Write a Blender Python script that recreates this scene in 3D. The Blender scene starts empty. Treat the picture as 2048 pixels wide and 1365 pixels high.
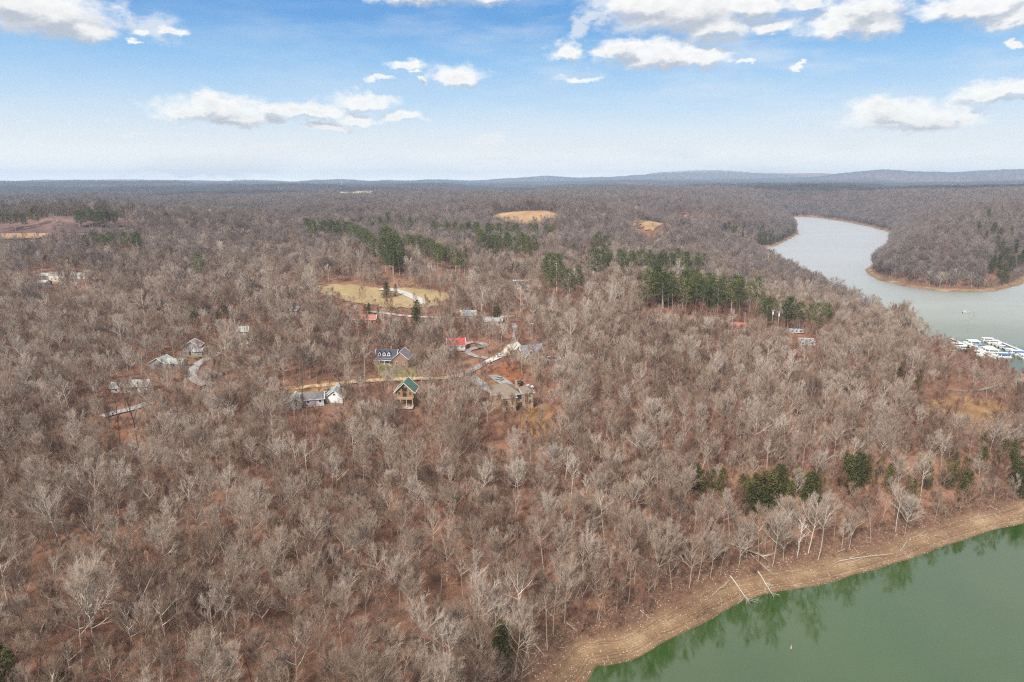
import bpy, math, random
import numpy as np
from mathutils import Vector, Matrix

S = bpy.context.scene
COL = S.collection
R = math.radians
random.seed(7)

# ------------------------------------------------------------------ camera
CAM = np.array([0.0, 0.0, 100.0]); FPX = 1365.0; PITCH = R(13.2)
cd = bpy.data.cameras.new('camera'); cam = bpy.data.objects.new('camera', cd); COL.objects.link(cam)
cd.sensor_width = 36; cd.lens = 36 * FPX / 2048; cd.clip_start = 1; cd.clip_end = 60000
cam.location = CAM; cam.rotation_euler = (math.pi / 2 - PITCH, 0, 0)
S.camera = cam

def ray(px, py):
    a = (px - 1024) / FPX; b = (682.5 - py) / FPX
    c, s = math.cos(PITCH), math.sin(PITCH)
    return np.array([a, c + b * s, -s + b * c])
def flat(px, py, z):
    d = ray(px, py); t = (z - CAM[2]) / d[2]
    return CAM + d * t
def project(P):
    P = np.asarray(P, float); v = P - CAM
    c, s = math.cos(PITCH), math.sin(PITCH)
    f = v[..., 1] * c - v[..., 2] * s; u = v[..., 1] * s + v[..., 2] * c
    f = np.where(np.abs(f) < 1e-6, 1e-6, f)
    return 1024 + FPX * v[..., 0] / f, 682.5 - FPX * u / f, f

# ------------------------------------------------------------------ sky, sun, exposure
SUN_DIR = Vector((-0.45, -0.75, 0.80)).normalized()
S.view_settings.view_transform = 'Standard'; S.view_settings.look = 'None'
S.view_settings.exposure = 0.55; S.view_settings.gamma = 1.0; S.view_settings.use_curve_mapping = False
S.cycles.max_bounces = 5; S.cycles.diffuse_bounces = 3; S.cycles.glossy_bounces = 3
S.cycles.transparent_max_bounces = 6; S.cycles.volume_bounces = 0
S.cycles.caustics_reflective = False; S.cycles.caustics_refractive = False
S.cycles.use_denoising = False
S.cycles.filter_width = 1.2
sd = bpy.data.lights.new('sun', 'SUN'); sd.energy = 4.6; sd.angle = R(8); sd.color = (1.0, 0.95, 0.88)
sun = bpy.data.objects.new('sun', sd); COL.objects.link(sun)
sun.rotation_euler = SUN_DIR.to_track_quat('Z', 'Y').to_euler(); sun.location = (0, 0, 900)

W = bpy.data.worlds.new('World'); S.world = W; W.use_nodes = True
NT = W.node_tree; NT.nodes.clear()
class G:
    """short node writer"""
    def __init__(s, nt): s.nt = nt
    def n(s, t, **k):
        o = s.nt.nodes.new(t)
        for a, b in k.items(): setattr(o, a, b)
        return o
    def put(s, sock, v):
        if isinstance(v, bpy.types.NodeSocket): s.nt.links.new(v, sock)
        elif v is not None: sock.default_value = v
    def math(s, op, a, b=None, c=None, clamp=False):
        o = s.n('ShaderNodeMath', operation=op, use_clamp=clamp)
        for i, v in enumerate((a, b, c)): s.put(o.inputs[i], v)
        return o.outputs[0]
    def vec(s, op, a, b=None, c=None):
        o = s.n('ShaderNodeVectorMath', operation=op)
        for i, v in enumerate((a, b, c)): s.put(o.inputs[i], v)
        return o.outputs['Value'] if op == 'LENGTH' else o.outputs[0]
    def mix(s, f, a, b, blend='MIX'):
        o = s.n('ShaderNodeMix', data_type='RGBA', blend_type=blend, clamp_factor=True)
        s.put(o.inputs[0], f)
        for i, v in ((6, a), (7, b)):
            if isinstance(v, tuple) and len(v) == 3: v = (*v, 1)
            s.put(o.inputs[i], v)
        return o.outputs[2]
    def noise(s, v, scale, detail=4, rough=.55, w=None, col=False):
        o = s.n('ShaderNodeTexNoise'); s.put(o.inputs['Vector'], v)
        o.inputs['Scale'].default_value = scale; o.inputs['Detail'].default_value = detail; o.inputs['Roughness'].default_value = rough
        return o.outputs['Color'] if col else o.outputs[0]
    def ramp(s, f, stops, interp='LINEAR'):
        o = s.n('ShaderNodeValToRGB'); s.put(o.inputs[0], f); e = o.color_ramp.elements; o.color_ramp.interpolation = interp
        while len(e) < len(stops): e.new(0.5)
        for el, (p, c) in zip(e, stops): el.position = p; el.color = (*c, 1)
        return o.outputs[0]
    def rng(s, v, a, b, c=0., d=1., smooth=True):
        o = s.n('ShaderNodeMapRange', interpolation_type='SMOOTHSTEP' if smooth else 'LINEAR'); s.put(o.inputs[0], v)
        for i, x in enumerate((a, b, c, d)): o.inputs[i + 1].default_value = x
        return o.outputs[0]

def azel(px, py):
    d = ray(px, py); d = d / np.linalg.norm(d)
    return math.atan2(d[0], d[1]), math.asin(d[2])
# cumulus seen in the sky: centre and half size in the photograph's pixels, turned into bearings
CL = [(430, 208, 62, 26), (95, 30, 118, 62), (30, 5, 90, 45), (160, 62, 60, 28), (275, 69, 17, 9), (264, 92, 18, 6), (350, 70, 28, 8),
      (868, -8, 150, 28), (940, -10, 90, 22),
      (440, 222, 108, 34), (480, 238, 90, 20), (385, 228, 70, 20), (535, 222, 45, 20), (618, 222, 85, 20), (550, 245, 24, 8),
      (725, 203, 72, 20), (712, 240, 58, 17), (650, 252, 50, 11), (805, 236, 46, 15),
      (915, 155, 64, 24), (808, 132, 46, 10), (765, 162, 34, 9), (845, 163, 14, 7), (835, 143, 12, 6),
      (1370, 28, 165, 62), (1300, 10, 130, 40), (1500, 15, 90, 30), (1430, 60, 80, 34), (1130, 108, 40, 26), (1330, 116, 130, 34), (1240, 100, 60, 24), (1400, 118, 60, 26),
      (1545, 55, 48, 19), (1730, 22, 80, 40), (1690, 50, 90, 30), (1752, 55, 42, 40), (1620, 5, 50, 18), (1960, 12, 130, 30), (2030, 40, 60, 26),
      (1810, 236, 125, 34), (1770, 218, 62, 26), (1880, 244, 80, 16), (1995, 184, 72, 24), (1965, 194, 60, 14), (1160, 158, 44, 8),
      (1480, 128, 18, 6), (2030, 90, 16, 9), (1600, 129, 18, 4)]
CLF = [(970, 285, 46, 20), (1000, 322, 60, 8), (550, 300, 78, 12), (440, 332, 150, 24), (390, 345, 130, 14), (270, 274, 34, 6), (1150, 60, 28, 34), (1180, 40, 40, 12), (300, 60, 60, 30)]
rs = random.Random(5)
for k in range(14):       # the same sort of cloud goes on round the sky behind the camera
    CL.append((rs.uniform(0.75, 5.5), rs.uniform(.1, .8), rs.uniform(.06, .2), rs.uniform(.02, .08)))

def cloud_group(name, lst, full):
    gt = bpy.data.node_groups.new(name, 'ShaderNodeTree')
    gt.interface.new_socket('P', in_out='INPUT', socket_type='NodeSocketVector')
    gt.interface.new_socket('D', in_out='OUTPUT', socket_type='NodeSocketFloat')
    g = G(gt); gi = g.n('NodeGroupInput'); go = g.n('NodeGroupOutput'); p = gi.outputs[0]
    cur = None
    for (a, b, w, h) in lst:
        if w > 2: az, el = azel(a, b); w /= FPX; h /= FPX
        else: az, el = a, b
        if az > math.pi: az -= 2 * math.pi
        sx, su, sn = 1 / w, 1 / h, 1.45 / h
        u = g.vec('MULTIPLY_ADD', p, (sx, su, 0), (-az * sx, -el * su, 0))
        d = g.vec('MULTIPLY_ADD', p, (sx, -sn, 0), (-az * sx, el * sn, 0))
        l = g.vec('LENGTH', g.vec('MAXIMUM', g.vec('ABSOLUTE', u) if False else u, d))
        # x must count on both sides: take the length of (|x|, max(up, down))
        cur = l if cur is None else g.math('SMOOTH_MIN', cur, l, .18)
    g.put(go.inputs[0], g.math('SUBTRACT', 1.0, cur))
    return gt
g = G(NT)
tc = g.n('ShaderNodeTexCoord').outputs['Generated']
sep = g.n('ShaderNodeSeparateXYZ'); g.put(sep.inputs[0], tc)
az = g.math('ARCTAN2', sep.outputs[0], sep.outputs[1]); el = g.math('ARCSINE', sep.outputs[2])
cmb = g.n('ShaderNodeCombineXYZ'); g.put(cmb.inputs[0], az); g.put(cmb.inputs[1], el)
P = cmb.outputs[0]
stretch = g.vec('MULTIPLY', P, (1, 1.7, 1))
n1 = g.noise(stretch, 22, 7, .62, col=True)
warp = g.vec('MULTIPLY', g.vec('SUBTRACT', n1, (.5, .5, .5)), (.075, .040, 0))
PW = g.vec('ADD', P, warp)
gA = cloud_group('cumulus', CL, True); gB = cloud_group('faint_cloud', CLF, False)
def usegrp(gt, v):
    o = g.n('ShaderNodeGroup'); o.node_tree = gt; g.put(o.inputs[0], v); return o.outputs[0]
nz = g.math('MULTIPLY', g.math('SUBTRACT', g.noise(stretch, 55, 6, .6), .5), .95)
dA = g.math('ADD', usegrp(gA, PW), nz)
dUp = g.math('ADD', usegrp(gA, g.vec('ADD', PW, (-.006, .014, 0))), nz)
cov = g.rng(dA, -.13, .60)
lit = g.rng(g.math('SUBTRACT', dA, dUp), -.55, .35)
lit = g.math('ADD', lit, g.math('MULTIPLY', g.math('SUBTRACT', g.noise(stretch, 40, 5, .6), .5), .75))
thick = g.rng(dA, .15, .9)
lit2 = g.math('SUBTRACT', lit, g.math('MULTIPLY', thick, .34))
ccol = g.ramp(lit2, [(.0, (.50, .53, .58)), (.28, (.64, .65, .68)), (.52, (.86, .84, .82)), (.8, (1.0, .98, .94))])
dB = g.math('ADD', usegrp(gB, PW), nz)
covB = g.math('MULTIPLY', g.rng(dB, -.1, .6), .62)
skyc = g.ramp(g.rng(el, -.02, .42, smooth=False), [(0, (1.8, 1.7, 1.55)), (.045, (1.72, 1.63, 1.48)), (.07, (1.34, 1.29, 1.20)), (.10, (1.08, 1.07, 1.02)), (.16, (.84, .88, .90)), (.28, (.50, .69, .89)), (.40, (.26, .52, .84)), (.52, (.11, .34, .72)), (1, (.07, .23, .56))])
# thin high veil, streaked
veil = g.noise(g.vec('MULTIPLY', P, (2.2, 9, 1)), 2.2, 6, .6)
veil = g.math('MULTIPLY', g.rng(veil, .40, .75), g.rng(az, -.6, .5, .16, .70))
skyc = g.mix(veil, skyc, (.74, .80, .86))
high = g.math('MULTIPLY', g.rng(el, .235, .34), g.rng(g.noise(tc, 3.0, 6, .6), .32, .62, .72, .97))  # unseen white cloud above the view, added to whiten the water's reflections
skyc = g.mix(high, skyc, (.93, .93, .92))
skyc = g.mix(covB, skyc, (.93, .91, .88))
skyc = g.mix(cov, skyc, ccol)
sky = g.n('ShaderNodeTexSky', sky_type='NISHITA'); sky.sun_disc = False
sky.sun_elevation = math.asin(SUN_DIR.z); sky.sun_rotation = math.atan2(SUN_DIR.x, SUN_DIR.y); sky.dust_density = 1.5
b1 = g.n('ShaderNodeBackground'); g.put(b1.inputs[0], sky.outputs[0]); b1.inputs[1].default_value = .10
b2 = g.n('ShaderNodeBackground'); g.put(b2.inputs[0], skyc); b2.inputs[1].default_value = .73
mx = g.n('ShaderNodeMixShader'); mx.inputs[0].default_value = .9
g.put(mx.inputs[1], b1.outputs[0]); g.put(mx.inputs[2], b2.outputs[0])
ow = g.n('ShaderNodeOutputWorld'); g.put(ow.inputs[0], mx.outputs[0])

# ------------------------------------------------------------------ helpers
def tag(o, label=None, cat=None, group=None, kind=None):
    if label: o['label'] = label
    if cat: o['category'] = cat
    if group: o['group'] = group
    if kind: o['kind'] = kind
    return o
def empty(name, loc, rz=0, scale=1):
    o = bpy.data.objects.new(name, None); COL.objects.link(o)
    o.location = loc; o.rotation_euler = (0, 0, rz); o.scale = (scale,) * 3; o.empty_display_size = .5
    return o
def mesh_np(name, V, F, mats, fm=None, smooth=False):
    """V n x 3, F list of index lists or an m x k array"""
    me = bpy.data.meshes.new(name)
    if isinstance(F, np.ndarray):
        m, k = F.shape
        me.vertices.add(len(V)); me.vertices.foreach_set('co', np.asarray(V, np.float32).ravel())
        me.loops.add(m * k); me.loops.foreach_set('vertex_index', F.astype(np.int32).ravel())
        me.polygons.add(m); me.polygons.foreach_set('loop_start', np.arange(0, m * k, k, dtype=np.int32))
        if fm is not None: me.polygons.foreach_set('material_index', np.asarray(fm, np.int32))
        me.polygons.foreach_set('use_smooth', np.full(m, smooth))
        me.update(calc_edges=True)
    else:
        me.from_pydata([tuple(map(float, v)) for v in V], [], F)
        if fm is not None: me.polygons.foreach_set('material_index', fm)
        if smooth: me.polygons.foreach_set('use_smooth', [True] * len(F))
    for mt in (mats if isinstance(mats, (list, tuple)) else [mats]): me.materials.append(mt)
    return me
def obj(name, me, parent=None, loc=None):
    o = bpy.data.objects.new(name, me); COL.objects.link(o)
    if parent: o.parent = parent
    if loc is not None: o.location = loc
    return o
class MB:
    def __init__(s): s.V = []; s.F = []
    def poly(s, pts, faces):
        b = len(s.V); s.V += [tuple(p) for p in pts]; s.F += [tuple(i + b for i in f) for f in faces]; return s
    def box(s, x0, x1, y0, y1, z0, z1):
        p = [(x0, y0, z0), (x1, y0, z0), (x1, y1, z0), (x0, y1, z0), (x0, y0, z1), (x1, y0, z1), (x1, y1, z1), (x0, y1, z1)]
        return s.poly(p, [(3, 2, 1, 0), (4, 5, 6, 7), (0, 1, 5, 4), (1, 2, 6, 5), (2, 3, 7, 6), (3, 0, 4, 7)])
    def bar(s, a, b, r0, r1=None, n=6):
        r1 = r0 if r1 is None else r1
        a = Vector(a); b = Vector(b); d = (b - a).normalized(); u = d.orthogonal().normalized(); v = d.cross(u)
        pts = [a + (u * math.cos(t) + v * math.sin(t)) * r0 for t in (2 * math.pi * i / n for i in range(n))]
        pts += [b + (u * math.cos(t) + v * math.sin(t)) * r1 for t in (2 * math.pi * i / n for i in range(n))]
        f = [(i, (i + 1) % n, n + (i + 1) % n, n + i) for i in range(n)] + [tuple(range(n))[::-1], tuple(range(n, 2 * n))]
        return s.poly(pts, f)
    def slab(s, quad, t):
        """a quad given thickness t downwards along its normal"""
        q = [Vector(p) for p in quad]; nrm = (q[1] - q[0]).cross(q[2] - q[0]).normalized()
        lo = [p - nrm * t for p in q]; k = len(q)
        return s.poly(q + lo, [tuple(range(k)), tuple(range(2 * k - 1, k - 1, -1))] + [(i, k + i, k + (i + 1) % k, (i + 1) % k) for i in range(k)])
    def build(s, name, mat, parent=None, loc=None):
        return obj(name, mesh_np(name, s.V, s.F, mat), parent, loc)

# ------------------------------------------------------------------ materials
def mat(name, col, rough=.8, var=.12, vscale=1.0, bump=0, col2=None, metal=0, spec=.3):
    m = bpy.data.materials.new(name); m.use_nodes = True; nt = m.node_tree; nt.nodes.clear(); g = G(nt)
    p = g.n('ShaderNodeBsdfPrincipled'); o = g.n('ShaderNodeOutputMaterial'); g.put(o.inputs[0], p.outputs[0])
    tc = g.n('ShaderNodeTexCoord').outputs['Object']
    n = g.noise(tc, vscale, 6, .65)
    c2 = col2 or tuple(max(0, c * (1 - 2.2 * var)) for c in col)
    c1 = col if col2 else tuple(min(1, c * (1 + var)) for c in col)
    g.put(p.inputs['Base Color'], g.mix(g.rng(n, .3, .7), c2, c1))
    p.inputs['Roughness'].default_value = rough; p.inputs['Metallic'].default_value = metal
    p.inputs['Specular IOR Level'].default_value = spec
    if bump:
        b = g.n('ShaderNodeBump'); b.inputs['Strength'].default_value = bump; b.inputs['Distance'].default_value = .3
        g.put(b.inputs['Height'], n); g.put(p.inputs['Normal'], b.outputs[0])
    return m
def wood_mat(name, stops, rough=.9, seed=0.):
    """bark and twig: shade differs from tree to tree and from stand to stand"""
    m = bpy.data.materials.new(name); m.use_nodes = True; nt = m.node_tree; nt.nodes.clear(); g = G(nt)
    p = g.n('ShaderNodeBsdfPrincipled'); o = g.n('ShaderNodeOutputMaterial'); g.put(o.inputs[0], p.outputs[0])
    oi = g.n('ShaderNodeObjectInfo'); geo = g.n('ShaderNodeNewGeometry')
    big = g.noise(geo.outputs['Position'], .012, 3, .6)
    f = g.math('ADD', g.math('MULTIPLY', oi.outputs['Random'], .78), g.math('MULTIPLY', g.rng(big, .3, .7), .22))
    c = g.ramp(f, stops)
    c = g.mix(g.math('MULTIPLY', g.noise(geo.outputs['Position'], 1.4, 3), .5), c, (.10, .075, .06))
    g.put(p.inputs['Base Color'], c); p.inputs['Roughness'].default_value = rough; p.inputs['Specular IOR Level'].default_value = .15
    return m
M = {}
M['bark'] = wood_mat('bark', [(0, (.14, .105, .082)), (.2, (.30, .24, .19)), (.55, (.45, .38, .31)), (1, (.62, .55, .47))])
M['bark_dark'] = wood_mat('bark_dark', [(0, (.045, .038, .034)), (1, (.09, .075, .065))])
M['bark_white'] = wood_mat('bark_white', [(0, (.66, .62, .56)), (1, (.78, .74, .68))])
M['twig'] = wood_mat('twig', [(0, (.115, .066, .048)), (.2, (.225, .143, .102)), (.45, (.35, .255, .19)), (.7, (.44, .345, .275)), (1, (.60, .52, .445))])
M['twig_mid_shaded'] = wood_mat('twig_distant_shaded', [(0, (.115, .086, .080)), (.3, (.185, .142, .128)), (.6, (.25, .20, .180)), (1, (.335, .285, .262))])  # darkened twig copy: shade of the canopy gaps put into the colour
M['twig_far_shaded'] = wood_mat('twig_far_shaded', [(0, (.045, .042, .046)), (.5, (.075, .070, .074)), (1, (.12, .112, .112))])  # darkest twig copy, gap shade between far crowns is in its colour
M['scrub'] = wood_mat('scrub', [(0, (.17, .075, .05)), (.5, (.285, .15, .105)), (1, (.38, .24, .175))])
M['driftwood'] = wood_mat('driftwood', [(0, (.36, .31, .26)), (1, (.62, .57, .50))])

def leaf_mat(name, stops):
    m = bpy.data.materials.new(name); m.use_nodes = True; nt = m.node_tree; nt.nodes.clear(); g = G(nt)
    p = g.n('ShaderNodeBsdfPrincipled'); o = g.n('ShaderNodeOutputMaterial'); g.put(o.inputs[0], p.outputs[0])
    oi = g.n('ShaderNodeObjectInfo'); geo = g.n('ShaderNodeNewGeometry')
    n = g.noise(geo.outputs['Position'], .5, 4, .7)
    f = g.math('ADD', g.math('MULTIPLY', oi.outputs['Random'], .5), g.math('MULTIPLY', g.rng(n, .3, .7), .5))
    g.put(p.inputs['Base Color'], g.ramp(f, stops)); p.inputs['Roughness'].default_value = .75; p.inputs['Specular IOR Level'].default_value = .2
    return m
M['pine'] = leaf_mat('pine_needles', [(0, (.032, .042, .014)), (.5, (.072, .084, .024)), (1, (.15, .148, .042))])
M['cedar'] = leaf_mat('cedar_foliage', [(0, (.028, .029, .010)), (.5, (.066, .064, .019)), (1, (.14, .122, .036))])
M['shrub_green'] = leaf_mat('shrub_leaves', [(0, (.04, .06, .02)), (1, (.12, .14, .05))])

def ground_mat():
    m = bpy.data.materials.new('leaf_litter'); m.use_nodes = True; nt = m.node_tree; nt.nodes.clear(); g = G(nt)
    p = g.n('ShaderNodeBsdfPrincipled'); o = g.n('ShaderNodeOutputMaterial'); g.put(o.inputs[0], p.outputs[0])
    pos = g.n('ShaderNodeNewGeometry').outputs['Position']
    a = g.noise(pos, .018, 5, .6); b = g.noise(pos, .35, 6, .75); c3 = g.noise(pos, 2.2, 4, .7)
    c = g.ramp(g.math('ADD', g.math('MULTIPLY', a, .5), g.math('MULTIPLY', b, .5)), [(.30, (.085, .050, .036)), (.44, (.185, .095, .062)), (.55, (.255, .136, .088)), (.70, (.33, .20, .135))])
    c = g.mix(g.rng(c3, .42, .72, 0, .5), c, (.08, .042, .028))
    g.put(p.inputs['Base Color'], c); p.inputs['Roughness'].default_value = .95; p.inputs['Specular IOR Level'].default_value = .1
    bp = g.n('ShaderNodeBump'); bp.inputs['Strength'].default_value = .6; bp.inputs['Distance'].default_value = 1.0
    g.put(bp.inputs['Height'], b); g.put(p.inputs['Normal'], bp.outputs[0])
    return m
M['ground'] = ground_mat()
def beach_mat():
    m = bpy.data.materials.new('shore_earth'); m.use_nodes = True; nt = m.node_tree; nt.nodes.clear(); g = G(nt)
    p = g.n('ShaderNodeBsdfPrincipled'); o = g.n('ShaderNodeOutputMaterial'); g.put(o.inputs[0], p.outputs[0])
    pos = g.n('ShaderNodeNewGeometry').outputs['Position']
    sp = g.n('ShaderNodeSeparateXYZ'); g.put(sp.inputs[0], pos); z = sp.outputs[2]
    a = g.noise(pos, .06, 5, .65); b = g.noise(pos, .9, 6, .75)
    # old water lines: bands that follow the height
    zz = g.math('ADD', g.math('MULTIPLY', z, 2.6), g.math('MULTIPLY', g.math('SUBTRACT', a, .5), 2.2))
    band = g.noise(g.vec('MULTIPLY', pos, (.02, .02, 0)), 1, 1)
    cz = g.n('ShaderNodeCombineXYZ'); g.put(cz.inputs[2], zz)
    band = g.noise(cz.outputs[0], .95, 3, .75)
    c = g.ramp(g.math('ADD', g.math('MULTIPLY', a, .38), g.math('MULTIPLY', band, .62)), [(.37, (.065, .040, .025)), (.44, (.14, .085, .050)), (.52, (.245, .155, .088)), (.61, (.40, .295, .18))])
    c = g.mix(g.rng(b, .45, .75, 0, .65), c, (.12, .075, .048))
    lit = g.rng(g.math('ADD', z, g.math('MULTIPLY', g.math('SUBTRACT', b, .5), 3.5)), -28.5, -27.0)
    c = g.mix(lit, c, g.mix(g.rng(b, .4, .6), (.10, .058, .04), (.19, .105, .066)))
    wet = g.rng(z, -29.98, -29.70)
    c = g.mix(g.math('MULTIPLY', g.math('SUBTRACT', 1, wet), .55), c, (.09, .055, .03))
    v = g.n('ShaderNodeTexVoronoi'); g.put(v.inputs['Vector'], pos); v.inputs['Scale'].default_value = 1.6
    sep = g.n('ShaderNodeSeparateColor'); g.put(sep.inputs[0], v.outputs['Color'])
    st = g.math('MULTIPLY', g.rng(v.outputs['Distance'], .30, .18), g.math('GREATER_THAN', sep.outputs[0], .72))
    c = g.mix(g.math('MULTIPLY', st, .8), c, (.50, .44, .35))
    g.put(p.inputs['Base Color'], c); p.inputs['Roughness'].default_value = .92; p.inputs['Specular IOR Level'].default_value = .15
    bp = g.n('ShaderNodeBump'); bp.inputs['Strength'].default_value = .8; bp.inputs['Distance'].default_value = .6
    g.put(bp.inputs['Height'], g.math('ADD', b, band)); g.put(p.inputs['Normal'], bp.outputs[0])
    return m
M['beach'] = beach_mat()
def water_mat():
    m = bpy.data.materials.new('lake_water'); m.use_nodes = True; nt = m.node_tree; nt.nodes.clear(); g = G(nt)
    p = g.n('ShaderNodeBsdfPrincipled'); o = g.n('ShaderNodeOutputMaterial'); g.put(o.inputs[0], p.outputs[0])
    pos = g.n('ShaderNodeNewGeometry').outputs['Position']
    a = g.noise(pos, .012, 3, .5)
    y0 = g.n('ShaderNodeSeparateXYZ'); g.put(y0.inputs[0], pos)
    g.put(p.inputs['Base Color'], g.mix(g.rng(y0.outputs[1], 560, 1150), g.mix(g.rng(a, .3, .7), (.018, .050, .007), (.026, .064, .011)), (.105, .112, .110)))  # far base turns grey: silver sky reflection put into the colour
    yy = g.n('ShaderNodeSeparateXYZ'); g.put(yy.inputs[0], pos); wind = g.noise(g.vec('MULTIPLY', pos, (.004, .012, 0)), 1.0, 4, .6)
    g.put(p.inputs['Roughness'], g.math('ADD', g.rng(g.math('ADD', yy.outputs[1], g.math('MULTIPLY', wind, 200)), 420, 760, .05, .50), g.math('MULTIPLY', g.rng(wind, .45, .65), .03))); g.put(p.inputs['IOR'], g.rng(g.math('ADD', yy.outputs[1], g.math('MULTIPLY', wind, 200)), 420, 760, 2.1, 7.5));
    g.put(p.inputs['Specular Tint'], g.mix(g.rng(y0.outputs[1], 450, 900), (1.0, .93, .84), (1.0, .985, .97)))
    b = g.n('ShaderNodeBump'); b.inputs['Strength'].default_value = .02; b.inputs['Distance'].default_value = .3
    n = g.math('ADD', g.noise(g.vec('MULTIPLY', pos, (1, 1.6, 1)), .9, 4, .6), g.math('MULTIPLY', g.noise(pos, .10, 3, .5), 2.))
    g.put(b.inputs['Height'], n); g.put(p.inputs['Normal'], b.outputs[0])
    return m
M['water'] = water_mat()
def field_mat(name, a, b, c, sc=.03):
    m = bpy.data.materials.new(name); m.use_nodes = True; nt = m.node_tree; nt.nodes.clear(); g = G(nt)
    p = g.n('ShaderNodeBsdfPrincipled'); o = g.n('ShaderNodeOutputMaterial'); g.put(o.inputs[0], p.outputs[0])
    pos = g.n('ShaderNodeNewGeometry').outputs['Position']
    n = g.math('ADD', g.math('MULTIPLY', g.noise(pos, sc, 5, .65), .65), g.math('MULTIPLY', g.noise(pos, sc * 18, 5, .7), .35))
    g.put(p.inputs['Base Color'], g.ramp(n, [(.34, a), (.5, b), (.66, c)])); p.inputs['Roughness'].default_value = .95; p.inputs['Specular IOR Level'].default_value = .1
    return m
M['dry_grass'] = field_mat('dry_grass', (.20, .145, .075), (.30, .22, .115), (.40, .31, .18))
M['red_field'] = field_mat('broom_grass', (.24, .145, .08), (.32, .20, .11), (.41, .275, .165))
M['pale_field'] = field_mat('pale_pasture', (.20, .185, .12), (.29, .26, .17), (.38, .33, .22))
M['lawn'] = field_mat('winter_lawn', (.13, .125, .045), (.21, .175, .07), (.30, .21, .10))
M['yard'] = field_mat('ochre_yard', (.15, .085, .04), (.235, .125, .055), (.31, .18, .075), .08)
M['clearing'] = field_mat('tan_clearing', (.15, .085, .045), (.235, .135, .066), (.34, .22, .12), .08)
M['litter'] = field_mat('red_leaf_litter', (.14, .06, .03), (.23, .095, .045), (.30, .14, .07), .1)
M['purple_scrub'] = field_mat('bramble_scrub', (.075, .045, .045), (.13, .08, .075), (.24, .15, .11))
M['gravel'] = mat('gravel', (.30, .275, .26), .95, .18, .8)
M['pale_gravel'] = mat('pale_gravel', (.44, .41, .37), .95, .12, .8)
M['dirt'] = mat('sandy_dirt', (.44, .32, .19), .95, .16, .5)
M['greydirt'] = mat('grey_dirt', (.21, .17, .14), .95, .16, .5)
M['concrete'] = mat('concrete', (.50, .48, .45), .85, .08, .6)
M['white'] = mat('white_paint', (.66, .66, .65), .6, .05)
M['cream'] = mat('cream_siding', (.52, .50, .40), .7, .06)
M['greywall'] = mat('grey_siding', (.42, .42, .46), .7, .07)
M['lavender'] = mat('weathered_siding', (.26, .235, .24), .8, .08)
M['tanwall'] = mat('tan_brick', (.34, .255, .17), .85, .12, 3)
M['brick'] = mat('red_brick', (.27, .15, .11), .85, .15, 3)
M['logwall'] = mat('log_siding', (.27, .15, .065), .75, .14, 1.5)
M['navyroof'] = mat('blue_black_shingle', (.055, .062, .085), .8, .18, 2)
M['purpleroof'] = mat('weathered_shingle', (.20, .185, .22), .85, .18, 1.2)
M['greyroof'] = mat('grey_shingle', (.16, .15, .15), .85, .15, 2)
M['palegreyroof'] = mat('pale_shingle', (.30, .31, .29), .85, .15, 1.2)
M['tanroof'] = mat('tan_shingle', (.20, .155, .12), .85, .13, 2)
M['redroof'] = mat('red_metal_roof', (.36, .055, .045), .5, .10, 1)
M['pinkroof'] = mat('faded_red_roof', (.36, .13, .10), .6, .10, 1)
M['greenroof'] = mat('green_metal_roof', (.085, .16, .115), .5, .16, .8)
M['whiteroof'] = mat('white_metal_roof', (.42, .46, .50), .45, .06, .8)
M['glass'] = mat('window_glass', (.03, .035, .04), .15, .05, 1, spec=.6)
M['dark'] = mat('dark_opening', (.03, .028, .028), .9, .1)
M['timber'] = mat('timber', (.34, .25, .17), .85, .12, 1.5)
M['greytimber'] = mat('weathered_timber', (.42, .38, .34), .85, .12, 1.5)
M['black'] = mat('black_paint', (.02, .02, .022), .4, .1)
M['blue'] = mat('blue_canvas', (.03, .14, .42), .7, .10)
M['tealdock'] = mat('dock_float', (.03, .09, .11), .7, .15)
M['silver'] = mat('silver_paint', (.45, .46, .48), .35, .05, metal=.4)
M['pool_cover'] = mat('pool_cover', (.055, .055, .075), .8, .2, 1)
M['rock'] = mat('pale_rock', (.50, .47, .40), .95, .15, .5, bump=.5)
M['stone'] = mat('shore_stone', (.40, .34, .26), .95, .3, .35)
M['steel'] = mat('galvanised_steel', (.45, .46, .47), .5, .06, metal=.6)

# ------------------------------------------------------------------ terrain
def hash2(ix, iy, s):
    h = (ix.astype(np.int64) * 374761393 + iy.astype(np.int64) * 668265263 + s * 1442695041) & 0xffffffff
    h = ((h ^ (h >> 13)) * 1274126177) & 0xffffffff
    return ((h ^ (h >> 16)) & 0xffff) / 65535.0
def vnoise(x, y, s=0):
    ix = np.floor(x); iy = np.floor(y); fx = x - ix; fy = y - iy
    fx = fx * fx * fx * (fx * (fx * 6 - 15) + 10); fy = fy * fy * fy * (fy * (fy * 6 - 15) + 10)
    a = hash2(ix, iy, s); b = hash2(ix + 1, iy, s); c = hash2(ix, iy + 1, s); d = hash2(ix + 1, iy + 1, s)
    return (a + (b - a) * fx) + ((c + (d - c) * fx) - (a + (b - a) * fx)) * fy - .5
def fbm(x, y, wl, octs=4, s=0):
    o = 0; a = 1.
    for k in range(octs): o = o + a * vnoise(x / wl + 17.3 * k, y / wl - 9.1 * k, s + k); wl *= .5; a *= .5
    return o
ZW = -30.0
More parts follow.
